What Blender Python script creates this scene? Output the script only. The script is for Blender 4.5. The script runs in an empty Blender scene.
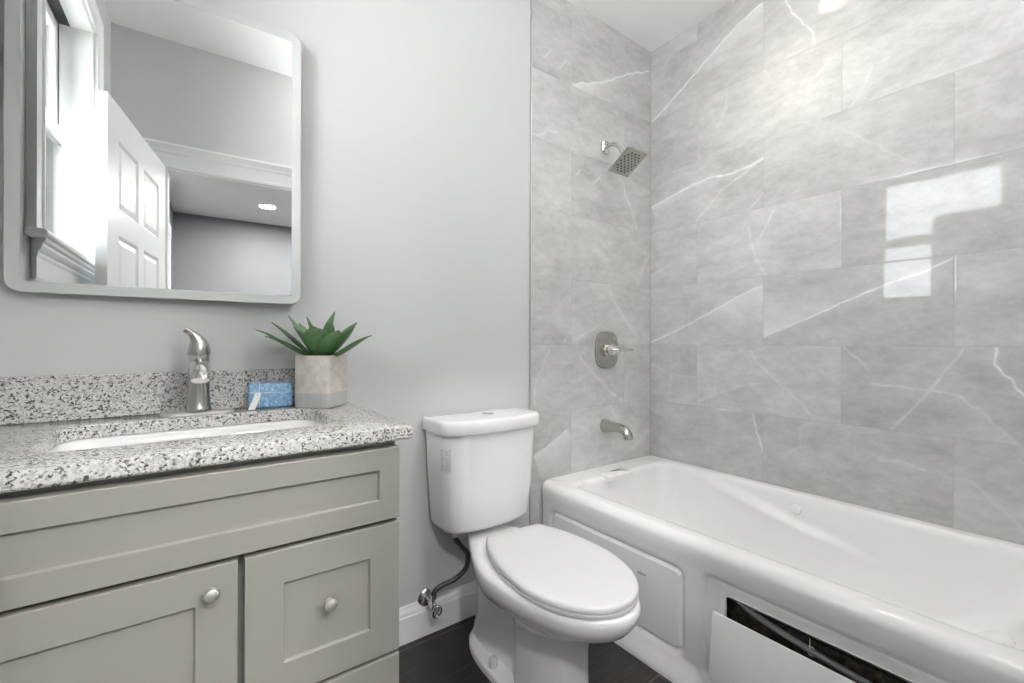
import bpy, bmesh, math, random
import numpy as np
from mathutils import Vector, Matrix

S = bpy.context.scene
COL = S.collection
random.seed(7)
RNG = np.random.default_rng(11)
PI = math.pi

# ------------------------------------------------------------------ camera
cam_data = bpy.data.cameras.new('camera')
cam_data.sensor_width = 36.0
cam_data.lens = 448.9 * 36.0 / 1024.0
cam_data.shift_y = 0.8 / 1024.0
cam_data.clip_start = 0.02
cam = bpy.data.objects.new('camera', cam_data)
COL.objects.link(cam)
CAMZ = 1.094
YAW = 0.6348
cam.matrix_world = (Matrix.Translation((0, 0, CAMZ)) @ Matrix.Rotation(-YAW, 4, 'Z')
                    @ Matrix.Rotation(PI / 2, 4, 'X') @ Matrix.Rotation(0.0025, 4, 'Z'))
S.camera = cam

# ------------------------------------------------------------------ world (overcast daylight) and exposure
SKY_STRENGTH = 5.4
DOWNLIGHT = 12.0
SHOWER_SPOT = 7.5
HALL_LIGHT = 330.0
FILL_LIGHT = 25.0  # strength of the added ceiling fill lamp
world = bpy.data.worlds.new('overcast_sky')
S.world = world
world.use_nodes = True
bg = world.node_tree.nodes['Background']
wn = world.node_tree
_tc = wn.nodes.new('ShaderNodeTexCoord')
_sp = wn.nodes.new('ShaderNodeSeparateXYZ')
_mr = wn.nodes.new('ShaderNodeMapRange')
_mr.inputs['From Min'].default_value = -0.08
_mr.inputs['From Max'].default_value = 0.04
_mx = wn.nodes.new('ShaderNodeMix')
_mx.data_type = 'RGBA'
_mx.inputs['A'].default_value = (1.25, 1.24, 1.22, 1)      # made-up bright ground, added to lift the ceiling
_mx.inputs['B'].default_value = (0.90, 0.95, 1.0, 1)      # bright overcast sky
wn.links.new(_tc.outputs['Generated'], _sp.inputs[0])
wn.links.new(_sp.outputs['Z'], _mr.inputs['Value'])
wn.links.new(_mr.outputs['Result'], _mx.inputs['Factor'])
wn.links.new(_mx.outputs['Result'], bg.inputs['Color'])
bg.inputs['Strength'].default_value = SKY_STRENGTH
S.view_settings.view_transform = 'Standard'
S.view_settings.look = 'None'
S.view_settings.gamma = 1.0
S.view_settings.use_curve_mapping = False
S.view_settings.exposure = 1.31
try:
    S.cycles.use_denoising = True
    S.cycles.max_bounces = 12
    S.cycles.diffuse_bounces = 8
    S.cycles.glossy_bounces = 6
    S.cycles.sample_clamp_indirect = 6.0
    S.cycles.caustics_reflective = False
    S.cycles.caustics_refractive = False
except Exception:
    pass

# ------------------------------------------------------------------ room numbers (metres, camera stands at x=0 y=0)
XL, XR = -0.352, 2.0863        # left and right wall faces
YB, YF = 1.5442, 0.02          # back (shower) wall face, front (door) wall face
YP = 1.550                     # painted part of the back wall
XT = 1.243                     # where the tile starts
H = 2.70


# ------------------------------------------------------------------ material helpers
def new_mat(name):
    m = bpy.data.materials.new(name)
    m.use_nodes = True
    nt = m.node_tree
    b = nt.nodes['Principled BSDF']
    return m, nt, b


def N(nt, kind, **kw):
    n = nt.nodes.new(kind)
    for k, v in kw.items():
        setattr(n, k, v)
    return n


def ramp(nt, stops, interp='LINEAR'):
    r = nt.nodes.new('ShaderNodeValToRGB')
    r.color_ramp.interpolation = interp
    e = r.color_ramp.elements
    while len(e) < len(stops):
        e.new(0.5)
    for i, (p, c) in enumerate(stops):
        e[i].position = p
        e[i].color = (*c, 1) if len(c) == 3 else c
    return r


def plain(name, col, rough=0.5, metal=0.0, spec=0.5, bump=0.0, bscale=200.0, vary=0.0, vscale=8.0):
    """Principled with a little procedural variation in tone and surface."""
    m, nt, b = new_mat(name)
    L = nt.links
    b.inputs['Roughness'].default_value = rough
    b.inputs['Metallic'].default_value = metal
    b.inputs['Specular IOR Level'].default_value = spec
    tc = N(nt, 'ShaderNodeTexCoord')
    no = N(nt, 'ShaderNodeTexNoise')
    no.inputs['Scale'].default_value = vscale
    no.inputs['Detail'].default_value = 4
    L.new(tc.outputs['Object'], no.inputs['Vector'])
    a = tuple(max(0, c * (1 - vary)) for c in col)
    z = tuple(min(1, c * (1 + vary)) for c in col)
    r = ramp(nt, [(0.3, a), (0.7, z)])
    L.new(no.outputs['Fac'], r.inputs['Fac'])
    L.new(r.outputs['Color'], b.inputs['Base Color'])
    if bump > 0:
        n2 = N(nt, 'ShaderNodeTexNoise')
        n2.inputs['Scale'].default_value = bscale
        n2.inputs['Detail'].default_value = 3
        L.new(tc.outputs['Object'], n2.inputs['Vector'])
        bp = N(nt, 'ShaderNodeBump')
        bp.inputs['Strength'].default_value = bump
        bp.inputs['Distance'].default_value = 0.001
        L.new(n2.outputs['Fac'], bp.inputs['Height'])
        L.new(bp.outputs['Normal'], b.inputs['Normal'])
    return m


def brushed(name, col, rough=0.28):
    m, nt, b = new_mat(name)
    L = nt.links
    b.inputs['Metallic'].default_value = 1.0
    b.inputs['Roughness'].default_value = rough
    tc = N(nt, 'ShaderNodeTexCoord')
    mp = N(nt, 'ShaderNodeMapping')
    mp.inputs['Scale'].default_value = (30, 30, 900)
    no = N(nt, 'ShaderNodeTexNoise')
    no.inputs['Scale'].default_value = 1.0
    no.inputs['Detail'].default_value = 2
    L.new(tc.outputs['Object'], mp.inputs['Vector'])
    L.new(mp.outputs['Vector'], no.inputs['Vector'])
    r = ramp(nt, [(0.3, tuple(c * .92 for c in col)), (0.7, tuple(min(1, c * 1.06) for c in col))])
    L.new(no.outputs['Fac'], r.inputs['Fac'])
    L.new(r.outputs['Color'], b.inputs['Base Color'])
    return m


def emitter(name, col, strength):
    m, nt, b = new_mat(name)
    b.inputs['Base Color'].default_value = (*col, 1)
    b.inputs['Emission Color'].default_value = (*col, 1)
    b.inputs['Emission Strength'].default_value = strength
    return m


def make_tile():
    m, nt, b = new_mat('grey_marble_tile')
    L = nt.links
    b.inputs['Roughness'].default_value = 0.035
    b.inputs['Specular IOR Level'].default_value = 0.38
    av = N(nt, 'ShaderNodeAttribute', attribute_name='vein')
    at = N(nt, 'ShaderNodeAttribute', attribute_name='tone')
    ao = N(nt, 'ShaderNodeAttribute', attribute_name='shift')
    tc = N(nt, 'ShaderNodeTexCoord')
    add = N(nt, 'ShaderNodeVectorMath', operation='ADD')
    L.new(tc.outputs['Object'], add.inputs[0])
    L.new(ao.outputs['Vector'], add.inputs[1])
    mp = N(nt, 'ShaderNodeMapping')
    mp.inputs['Rotation'].default_value = (0.5, 0.5, 0.3)
    mp.inputs['Scale'].default_value = (1.0, 1.0, 1.9)
    L.new(add.outputs[0], mp.inputs['Vector'])
    n1 = N(nt, 'ShaderNodeTexNoise')
    n1.inputs['Scale'].default_value = 4.0
    n1.inputs['Detail'].default_value = 9
    n1.inputs['Roughness'].default_value = 0.66
    n1.inputs['Distortion'].default_value = 0.25
    L.new(mp.outputs['Vector'], n1.inputs['Vector'])
    r1 = ramp(nt, [(0.34, (0.43, 0.426, 0.42)), (0.5, (0.545, 0.542, 0.537)), (0.66, (0.66, 0.658, 0.653))])
    n1b = N(nt, 'ShaderNodeTexNoise')
    n1b.inputs['Scale'].default_value = 19
    n1b.inputs['Detail'].default_value = 6
    n1b.inputs['Roughness'].default_value = 0.7
    L.new(mp.outputs['Vector'], n1b.inputs['Vector'])
    sm1 = N(nt, 'ShaderNodeMath', operation='MULTIPLY_ADD')
    sm1.inputs[1].default_value = 0.38
    L.new(n1b.outputs['Fac'], sm1.inputs[0])
    sc1 = N(nt, 'ShaderNodeMath', operation='MULTIPLY')
    sc1.inputs[1].default_value = 0.62
    L.new(n1.outputs['Fac'], sc1.inputs[0])
    L.new(sc1.outputs[0], sm1.inputs[2])
    L.new(sm1.outputs[0], r1.inputs['Fac'])
    # fine hair veins, procedural
    n2 = N(nt, 'ShaderNodeTexNoise')
    n2.inputs['Scale'].default_value = 1.7
    n2.inputs['Detail'].default_value = 5
    n2.inputs['Distortion'].default_value = 1.6
    L.new(mp.outputs['Vector'], n2.inputs['Vector'])
    r2 = ramp(nt, [(0.492, (0, 0, 0)), (0.5, (0.10, 0.10, 0.10)), (0.508, (0, 0, 0))])
    L.new(n2.outputs['Fac'], r2.inputs['Fac'])
    mt = N(nt, 'ShaderNodeMix', data_type='RGBA', blend_type='MULTIPLY')
    mt.inputs['Factor'].default_value = 1.0
    L.new(r1.outputs['Color'], mt.inputs['A'])
    L.new(at.outputs['Color'], mt.inputs['B'])
    mv0 = N(nt, 'ShaderNodeMix', data_type='RGBA')
    L.new(r2.outputs['Color'], mv0.inputs['Factor'])
    L.new(mt.outputs['Result'], mv0.inputs['A'])
    mv0.inputs['B'].default_value = (0.84, 0.84, 0.83, 1)
    mv = N(nt, 'ShaderNodeMix', data_type='RGBA')
    L.new(av.outputs['Fac'], mv.inputs['Factor'])
    L.new(mv0.outputs['Result'], mv.inputs['A'])
    mv.inputs['B'].default_value = (0.90, 0.90, 0.89, 1)
    L.new(mv.outputs['Result'], b.inputs['Base Color'])
    n3 = N(nt, 'ShaderNodeTexNoise')
    n3.inputs['Scale'].default_value = 5.0
    n3.inputs['Detail'].default_value = 2
    L.new(add.outputs[0], n3.inputs['Vector'])
    bp = N(nt, 'ShaderNodeBump')
    bp.inputs['Strength'].default_value = 0.05
    bp.inputs['Distance'].default_value = 0.004
    L.new(n3.outputs['Fac'], bp.inputs['Height'])
    L.new(bp.outputs['Normal'], b.inputs['Normal'])
    return m


def make_granite():
    m, nt, b = new_mat('speckled_granite')
    L = nt.links
    b.inputs['Roughness'].default_value = 0.12
    tc = N(nt, 'ShaderNodeTexCoord')
    nd = N(nt, 'ShaderNodeTexNoise')
    nd.inputs['Scale'].default_value = 160
    nd.inputs['Detail'].default_value = 2
    L.new(tc.outputs['Object'], nd.inputs['Vector'])
    sc = N(nt, 'ShaderNodeVectorMath', operation='SCALE')
    sc.inputs['Scale'].default_value = 0.006
    L.new(nd.outputs['Color'], sc.inputs[0])
    ad = N(nt, 'ShaderNodeVectorMath', operation='ADD')
    L.new(tc.outputs['Object'], ad.inputs[0])
    L.new(sc.outputs[0], ad.inputs[1])
    v1 = N(nt, 'ShaderNodeTexVoronoi')
    v1.inputs['Scale'].default_value = 280
    L.new(ad.outputs[0], v1.inputs['Vector'])
    sep = N(nt, 'ShaderNodeSeparateColor')
    L.new(v1.outputs['Color'], sep.inputs['Color'])
    # cluster the dark grains with a larger noise
    nc = N(nt, 'ShaderNodeTexNoise')
    nc.inputs['Scale'].default_value = 55
    nc.inputs['Detail'].default_value = 3
    L.new(tc.outputs['Object'], nc.inputs['Vector'])
    ma = N(nt, 'ShaderNodeMath', operation='MULTIPLY_ADD')
    ma.inputs[1].default_value = 0.8
    ma.inputs[2].default_value = -0.40
    L.new(nc.outputs['Fac'], ma.inputs[0])
    sm = N(nt, 'ShaderNodeMath', operation='ADD')
    L.new(sep.outputs['Red'], sm.inputs[0])
    L.new(ma.outputs[0], sm.inputs[1])
    r = ramp(nt, [(0.0, (0.08, 0.08, 0.082)), (0.07, (0.16, 0.158, 0.155)), (0.15, (0.33, 0.327, 0.32)),
                  (0.26, (0.46, 0.455, 0.445)), (0.42, (0.60, 0.592, 0.575)), (0.62, (0.68, 0.672, 0.655)),
                  (0.86, (0.55, 0.535, 0.51))], 'CONSTANT')
    L.new(sm.outputs[0], r.inputs['Fac'])
    L.new(r.outputs['Color'], b.inputs['Base Color'])
    return m


def make_floor():
    m, nt, b = new_mat('dark_wood_look_floor_tile')
    L = nt.links
    b.inputs['Roughness'].default_value = 0.38
    tc = N(nt, 'ShaderNodeTexCoord')
    mp = N(nt, 'ShaderNodeMapping')
    mp.inputs['Location'].default_value = (-0.045, -0.90 + 0.61, 0)
    L.new(tc.outputs['Object'], mp.inputs['Vector'])
    br = N(nt, 'ShaderNodeTexBrick')
    br.offset = 0.5
    br.inputs['Scale'].default_value = 1.0
    br.inputs['Brick Width'].default_value = 1.22
    br.inputs['Row Height'].default_value = 0.305
    br.inputs['Mortar Size'].default_value = 0.0018
    br.inputs['Mortar Smooth'].default_value = 0.1
    br.inputs['Color1'].default_value = (0.75, 0.75, 0.75, 1)
    br.inputs['Color2'].default_value = (1.15, 1.15, 1.15, 1)
    br.inputs['Mortar'].default_value = (0, 0, 0, 1)
    L.new(mp.outputs['Vector'], br.inputs['Vector'])
    ms = N(nt, 'ShaderNodeMapping')
    ms.inputs['Scale'].default_value = (6, 150, 1)
    L.new(tc.outputs['Object'], ms.inputs['Vector'])
    no = N(nt, 'ShaderNodeTexNoise')
    no.inputs['Scale'].default_value = 1
    no.inputs['Detail'].default_value = 6
    no.inputs['Roughness'].default_value = 0.7
    L.new(ms.outputs['Vector'], no.inputs['Vector'])
    r = ramp(nt, [(0.3, (0.013, 0.011, 0.010)), (0.52, (0.032, 0.027, 0.023)), (0.75, (0.085, 0.072, 0.060))])
    L.new(no.outputs['Fac'], r.inputs['Fac'])
    mu = N(nt, 'ShaderNodeMix', data_type='RGBA', blend_type='MULTIPLY')
    mu.inputs['Factor'].default_value = 1
    L.new(r.outputs['Color'], mu.inputs['A'])
    L.new(br.outputs['Color'], mu.inputs['B'])
    mg = N(nt, 'ShaderNodeMix', data_type='RGBA')
    L.new(br.outputs['Fac'], mg.inputs['Factor'])
    L.new(mu.outputs['Result'], mg.inputs['A'])
    mg.inputs['B'].default_value = (0.13, 0.125, 0.115, 1)
    L.new(mg.outputs['Result'], b.inputs['Base Color'])
    bp = N(nt, 'ShaderNodeBump')
    bp.inputs['Strength'].default_value = 0.25
    bp.inputs['Distance'].default_value = 0.001
    L.new(no.outputs['Fac'], bp.inputs['Height'])
    L.new(bp.outputs['Normal'], b.inputs['Normal'])
    return m


def make_concrete():
    m, nt, b = new_mat('two_tone_concrete')
    L = nt.links
    b.inputs['Roughness'].default_value = 0.75
    tc = N(nt, 'ShaderNodeTexCoord')
    sp = N(nt, 'ShaderNodeSeparateXYZ')
    L.new(tc.outputs['Object'], sp.inputs[0])
    no = N(nt, 'ShaderNodeTexNoise')
    no.inputs['Scale'].default_value = 28
    no.inputs['Detail'].default_value = 7
    no.inputs['Roughness'].default_value = 0.7
    L.new(tc.outputs['Object'], no.inputs['Vector'])
    top = ramp(nt, [(0.3, (0.40, 0.37, 0.33)), (0.55, (0.56, 0.53, 0.48)), (0.72, (0.66, 0.63, 0.58))])
    L.new(no.outputs['Fac'], top.inputs['Fac'])
    low = ramp(nt, [(0.3, (0.36, 0.36, 0.36)), (0.7, (0.45, 0.45, 0.45))])
    L.new(no.outputs['Fac'], low.inputs['Fac'])
    gt = N(nt, 'ShaderNodeMath', operation='GREATER_THAN')
    gt.inputs[1].default_value = 0.043
    L.new(sp.outputs['Z'], gt.inputs[0])
    mx = N(nt, 'ShaderNodeMix', data_type='RGBA')
    L.new(gt.outputs[0], mx.inputs['Factor'])
    L.new(low.outputs['Color'], mx.inputs['A'])
    L.new(top.outputs['Color'], mx.inputs['B'])
    L.new(mx.outputs['Result'], b.inputs['Base Color'])
    bp = N(nt, 'ShaderNodeBump')
    bp.inputs['Strength'].default_value = 0.3
    bp.inputs['Distance'].default_value = 0.001
    L.new(no.outputs['Fac'], bp.inputs['Height'])
    L.new(bp.outputs['Normal'], b.inputs['Normal'])
    return m


def make_leaf():
    m, nt, b = new_mat('succulent_leaf')
    L = nt.links
    b.inputs['Roughness'].default_value = 0.42
    at = N(nt, 'ShaderNodeAttribute', attribute_name='along')
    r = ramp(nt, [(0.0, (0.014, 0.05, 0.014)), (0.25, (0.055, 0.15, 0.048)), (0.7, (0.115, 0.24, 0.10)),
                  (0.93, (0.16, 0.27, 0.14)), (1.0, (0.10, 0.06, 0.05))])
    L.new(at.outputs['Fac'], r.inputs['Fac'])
    tc = N(nt, 'ShaderNodeTexCoord')
    no = N(nt, 'ShaderNodeTexNoise')
    no.inputs['Scale'].default_value = 60
    L.new(tc.outputs['Object'], no.inputs['Vector'])
    r2 = ramp(nt, [(0.3, (0.85, 0.85, 0.85)), (0.7, (1.15, 1.15, 1.1))])
    L.new(no.outputs['Fac'], r2.inputs['Fac'])
    mu = N(nt, 'ShaderNodeMix', data_type='RGBA', blend_type='MULTIPLY')
    mu.inputs['Factor'].default_value = 1
    L.new(r.outputs['Color'], mu.inputs['A'])
    L.new(r2.outputs['Color'], mu.inputs['B'])
    L.new(mu.outputs['Result'], b.inputs['Base Color'])
    return m


def make_mirror_glass():
    m, nt, b = new_mat('mirror_glass')
    b.inputs['Metallic'].default_value = 1.0
    b.inputs['Roughness'].default_value = 0.0
    b.inputs['Base Color'].default_value = (0.93, 0.945, 0.94, 1)
    return m


def make_frost():
    m, nt, b = new_mat('frosted_mirror_edge')
    L = nt.links
    b.inputs['Metallic'].default_value = 0.3
    b.inputs['Base Color'].default_value = (0.60, 0.62, 0.615, 1)
    tc = N(nt, 'ShaderNodeTexCoord')
    no = N(nt, 'ShaderNodeTexNoise')
    no.inputs['Scale'].default_value = 700
    L.new(tc.outputs['Object'], no.inputs['Vector'])
    r = ramp(nt, [(0.3, (0.36,) * 3), (0.7, (0.40,) * 3)])
    L.new(no.outputs['Fac'], r.inputs['Fac'])
    L.new(r.outputs['Color'], b.inputs['Roughness'])
    return m


def make_glass():
    m = bpy.data.materials.new('window_glass')
    m.use_nodes = True
    nt = m.node_tree
    nt.nodes.clear()
    L = nt.links
    out = N(nt, 'ShaderNodeOutputMaterial')
    tr_ = N(nt, 'ShaderNodeBsdfTransparent')
    tr_.inputs['Color'].default_value = (0.96, 0.975, 0.97, 1)
    gs = N(nt, 'ShaderNodeBsdfGlossy')
    gs.inputs['Roughness'].default_value = 0.01
    fz_ = N(nt, 'ShaderNodeFresnel')
    fz_.inputs['IOR'].default_value = 1.35
    mx = N(nt, 'ShaderNodeMixShader')
    L.new(fz_.outputs[0], mx.inputs[0])
    L.new(tr_.outputs[0], mx.inputs[1])
    L.new(gs.outputs[0], mx.inputs[2])
    L.new(mx.outputs[0], out.inputs['Surface'])
    return m


def make_soap():
    m, nt, b = new_mat('blue_speckled_soap')
    L = nt.links
    b.inputs['Roughness'].default_value = 0.5
    tc = N(nt, 'ShaderNodeTexCoord')
    no = N(nt, 'ShaderNodeTexNoise')
    no.inputs['Scale'].default_value = 130
    no.inputs['Detail'].default_value = 4
    L.new(tc.outputs['Object'], no.inputs['Vector'])
    r = ramp(nt, [(0.32, (0.16, 0.34, 0.58)), (0.5, (0.25, 0.46, 0.70)), (0.62, (0.36, 0.58, 0.78)), (0.72, (0.70, 0.82, 0.9))])
    L.new(no.outputs['Fac'], r.inputs['Fac'])
    L.new(r.outputs['Color'], b.inputs['Base Color'])
    return m


def make_foam():
    m, nt, b = new_mat('dark_mottled_board')
    L = nt.links
    b.inputs['Roughness'].default_value = 0.9
    tc = N(nt, 'ShaderNodeTexCoord')
    no = N(nt, 'ShaderNodeTexNoise')
    no.inputs['Scale'].default_value = 60
    no.inputs['Detail'].default_value = 6
    L.new(tc.outputs['Object'], no.inputs['Vector'])
    r = ramp(nt, [(0.35, (0.02, 0.018, 0.012)), (0.6, (0.07, 0.06, 0.042)), (0.78, (0.15, 0.13, 0.09))])
    L.new(no.outputs['Fac'], r.inputs['Fac'])
    L.new(r.outputs['Color'], b.inputs['Base Color'])
    return m


M = {
    'paint': plain('light_grey_wall_paint', (0.60, 0.607, 0.612), 0.55, bump=0.06, bscale=350, vary=0.012, vscale=2),
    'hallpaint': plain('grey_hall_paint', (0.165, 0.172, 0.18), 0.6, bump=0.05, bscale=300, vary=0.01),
    'ceiling': plain('white_ceiling_paint', (0.93, 0.93, 0.925), 0.7, bump=0.05, bscale=250, vary=0.008),
    'trim': plain('white_gloss_trim_paint', (0.90, 0.90, 0.897), 0.3, vary=0.008),
    'tile': make_tile(),
    'grout': plain('light_grey_grout', (0.42, 0.417, 0.41), 0.85, bump=0.2, bscale=800, vary=0.05),
    'alu': plain('brushed_aluminium_edge', (0.72, 0.72, 0.71), 0.3, metal=0.9, vary=0.03),
    'floor': make_floor(),
    'granite': make_granite(),
    'cabinet': plain('warm_grey_cabinet_lacquer', (0.322, 0.313, 0.288), 0.36, bump=0.03, bscale=300, vary=0.012),
    'cabshade': plain('shaded_cabinet_lacquer', (0.26, 0.262, 0.245), 0.45, vary=0.02),  # cabinet lacquer darkened: shade of the gaps put into its colour
    'china': plain('white_vitreous_china', (0.89, 0.89, 0.885), 0.07, spec=0.55, vary=0.004),
    'sinkwhite': plain('white_sink_glaze', (0.76, 0.76, 0.76), 0.10, vary=0.003),
    'seat': plain('white_seat_plastic', (0.79, 0.79, 0.795), 0.22, vary=0.004),
    'acrylic': plain('white_tub_acrylic', (0.90, 0.898, 0.894), 0.13, vary=0.004),
    'panel': plain('white_access_panel_plastic', (0.92, 0.92, 0.92), 0.25, vary=0.006),
    'nickel': brushed('brushed_nickel', (0.52, 0.50, 0.47), 0.24),
    'nickel2': brushed('polished_nickel', (0.70, 0.68, 0.65), 0.13),
    'satin': brushed('satin_nickel', (0.80, 0.78, 0.75), 0.48),
    'chrome': plain('chrome', (0.78, 0.78, 0.78), 0.08, metal=1.0, vary=0.01),
    'braid': plain('dark_braided_hose', (0.10, 0.095, 0.085), 0.35, metal=0.7, bump=0.6, bscale=900, vary=0.15, vscale=300),
    'dark': plain('black_rubber', (0.012, 0.012, 0.013), 0.55, vary=0.1),
    'greyhose': plain('grey_flexible_hose', (0.24, 0.24, 0.245), 0.35, bump=0.4, bscale=500, vary=0.05),
    'tie': plain('white_nylon_tie', (0.72, 0.72, 0.72), 0.4, vary=0.01),
    'board': make_foam(),
    'concrete': make_concrete(),
    'leaf': make_leaf(),
    'soil': plain('dark_soil', (0.03, 0.025, 0.02), 0.95, bump=0.8, bscale=250, vary=0.4, vscale=200),
    'soap': make_soap(),
    'paper': plain('white_paper', (0.80, 0.80, 0.78), 0.7, vary=0.01),
    'ink': plain('grey_print', (0.30, 0.30, 0.30), 0.7, vary=0.02),
    'palemark': plain('pale_grey_print', (0.40, 0.40, 0.40), 0.5, vary=0.02),
    'glass': make_mirror_glass(),
    'frost': make_frost(),
    'pane': make_glass(),
    'darkframe': plain('black_window_track', (0.03, 0.03, 0.032), 0.4, vary=0.05),
    'lamp': emitter('warm_downlight_lens', (1.0, 0.91, 0.80), DOWNLIGHT),
    'filllamp': emitter('added_fill_globe', (1.0, 0.98, 0.955), FILL_LIGHT),  # emitter of the ceiling lamp added for fill
    'halllamp': emitter('white_downlight_lens', (1.0, 0.985, 0.96), HALL_LIGHT),
}


# ------------------------------------------------------------------ mesh helpers
class MB:
    def __init__(s):
        s.v, s.f = [], []

    def add(s, vs, fs):
        o = len(s.v)
        s.v += [tuple(map(float, p)) for p in vs]
        s.f += [tuple(i + o for i in f) for f in fs]
        return s

    def box(s, x0, x1, y0, y1, z0, z1, bev=0.0, seg=2):
        if bev <= 0:
            vs = [(x0, y0, z0), (x1, y0, z0), (x1, y1, z0), (x0, y1, z0), (x0, y0, z1), (x1, y0, z1), (x1, y1, z1), (x0, y1, z1)]
            return s.add(vs, [(0, 3, 2, 1), (4, 5, 6, 7), (0, 1, 5, 4), (1, 2, 6, 5), (2, 3, 7, 6), (3, 0, 4, 7)])
        bm = bmesh.new()
        bmesh.ops.create_cube(bm, size=1.0)
        for v in bm.verts:
            v.co = ((x0 + x1) / 2 + v.co.x * (x1 - x0), (y0 + y1) / 2 + v.co.y * (y1 - y0), (z0 + z1) / 2 + v.co.z * (z1 - z0))
        bmesh.ops.bevel(bm, geom=list(bm.edges), offset=bev, segments=seg, profile=0.5, affect='EDGES')
        return s.addbm(bm)

    def addbm(s, bm, mat=None):
        bm.verts.ensure_lookup_table()
        bm.verts.index_update()
        vs = [(mat @ v.co if mat else v.co) for v in bm.verts]
        fs = [tuple(v.index for v in f.verts) for f in bm.faces]
        bm.free()
        return s.add(vs, fs)

    def loft(s, rings, cap0=True, cap1=True, closed=True):
        n = len(rings[0])
        vs = [p for r in rings for p in r]
        fs = []
        for k in range(len(rings) - 1):
            for i in range(n if closed else n - 1):
                j = (i + 1) % n
                fs.append((k * n + i, k * n + j, (k + 1) * n + j, (k + 1) * n + i))
        if cap0:
            fs.append(tuple(range(n - 1, -1, -1)))
        if cap1:
            fs.append(tuple((len(rings) - 1) * n + i for i in range(n)))
        return s.add(vs, fs)

    def tube(s, pts, rad, n=16, cap=True, up=None):
        pts = [Vector(p) for p in pts]
        rings = []
        prev = None
        for i, p in enumerate(pts):
            t = (pts[min(i + 1, len(pts) - 1)] - pts[max(i - 1, 0)]).normalized()
            if prev is None:
                a = Vector((0, 0, 1)) if abs(t.z) < .9 else Vector((1, 0, 0))
                u = t.cross(a).normalized()
            else:
                u = (prev - t * prev.dot(t)).normalized()
            prev = u
            w = t.cross(u)
            r = rad[i] if isinstance(rad, (list, tuple)) else rad
            ru, rw = r if isinstance(r, (list, tuple)) else (r, r)
            rings.append([p + u * (ru * math.cos(2 * PI * k / n)) + w * (rw * math.sin(2 * PI * k / n)) for k in range(n)])
        return s.loft(rings, cap, cap)

    def lathe(s, prof, n=32, mat=None, caps=True):
        """prof: list of (r, z) about local z; mat places it."""
        rings = []
        for r, z in prof:
            ring = [Vector((r * math.cos(2 * PI * k / n), r * math.sin(2 * PI * k / n), z)) for k in range(n)]
            rings.append([mat @ p for p in ring] if mat else ring)
        return s.loft(rings, caps, caps)

    def build(s, name, mat, parent=None, smooth=38, local=True, bevel=0.0, fixn=True):
        me = bpy.data.meshes.new(name)
        vs = s.v
        if parent is not None and local:
            o = root_world(parent)
            inv = o.inverted()
            vs = [tuple(inv @ Vector(p)) for p in vs]
        me.from_pydata(vs, [], s.f)
        me.update()
        bm = bmesh.new()
        bm.from_mesh(me)
        if fixn:
            bmesh.ops.recalc_face_normals(bm, faces=bm.faces)
        if smooth:
            a = math.radians(smooth)
            for f in bm.faces:
                f.smooth = True
            for e in bm.edges:
                if len(e.link_faces) == 2 and e.calc_face_angle(0) > a:
                    e.smooth = False
        bm.to_mesh(me)
        bm.free()
        me.materials.append(mat)
        ob = bpy.data.objects.new(name, me)
        COL.objects.link(ob)
        if parent is not None:
            ob.parent = parent
        if bevel > 0:
            md = ob.modifiers.new('bevel', 'BEVEL')
            md.width = bevel
            md.segments = 2
            md.limit_method = 'ANGLE'
        return ob


def root_world(o):
    m = o.matrix_basis.copy()
    p = o.parent
    while p is not None:
        m = p.matrix_basis @ m
        p = p.parent
    return m


def thing(name, label, cat, loc, rz=0.0, group=None):
    o = bpy.data.objects.new(name, None)
    o.empty_display_size = 0.05
    COL.objects.link(o)
    o.matrix_basis = Matrix.Translation(loc) @ Matrix.Rotation(rz, 4, 'Z')
    return tag(o, label, cat, group)


def tag(o, label, cat, group=None):
    o['label'] = label
    o['category'] = cat
    if group:
        o['group'] = group
    return o


def struct(o):
    o['kind'] = 'structure'
    return o


def rrect(cx, cy, hx, hy, r, nc=8, ns=10):
    """Rounded rectangle as a fixed count of points (ccw) in 2D."""
    r = min(r, hx, hy)
    out = []
    cs = [(cx + hx - r, cy + hy - r, 0), (cx - hx + r, cy + hy - r, PI / 2), (cx - hx + r, cy - hy + r, PI), (cx + hx - r, cy - hy + r, 1.5 * PI)]
    for k in range(4):
        x, y, a = cs[k]
        for i in range(nc + 1):
            t = a + (PI / 2) * i / nc
            out.append((x + r * math.cos(t), y + r * math.sin(t)))
        x2, y2, a2 = cs[(k + 1) % 4]
        p0 = out[-1]
        p1 = (x2 + r * math.cos(a2), y2 + r * math.sin(a2))
        for i in range(1, ns):
            t = i / ns
            out.append((p0[0] + (p1[0] - p0[0]) * t, p0[1] + (p1[1] - p0[1]) * t))
    return out


def sstep(a, b, x):
    t = np.clip((x - a) / (b - a), 0, 1)
    return t * t * (3 - 2 * t)


def bez(p0, p1, p2, p3, n):
    out = []
    for i in range(n + 1):
        t = i / n
        out.append(tuple((1 - t) ** 3 * a + 3 * (1 - t) ** 2 * t * b + 3 * (1 - t) * t * t * c + t ** 3 * d for a, b, c, d in zip(p0, p1, p2, p3)))
    return out


def catmull(P, n=8):
    P = [Vector(p) for p in P]
    out = []
    for i in range(len(P) - 1):
        a, b, c, d = P[max(i - 1, 0)], P[i], P[i + 1], P[min(i + 2, len(P) - 1)]
        for k in range(n):
            t = k / n
            out.append(0.5 * ((2 * b) + (c - a) * t + (2 * a - 5 * b + 4 * c - d) * t * t + (3 * b - a - 3 * c + d) * t ** 3))
    out.append(P[-1])
    return out


# ------------------------------------------------------------------ the setting
T = 0.12
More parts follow.
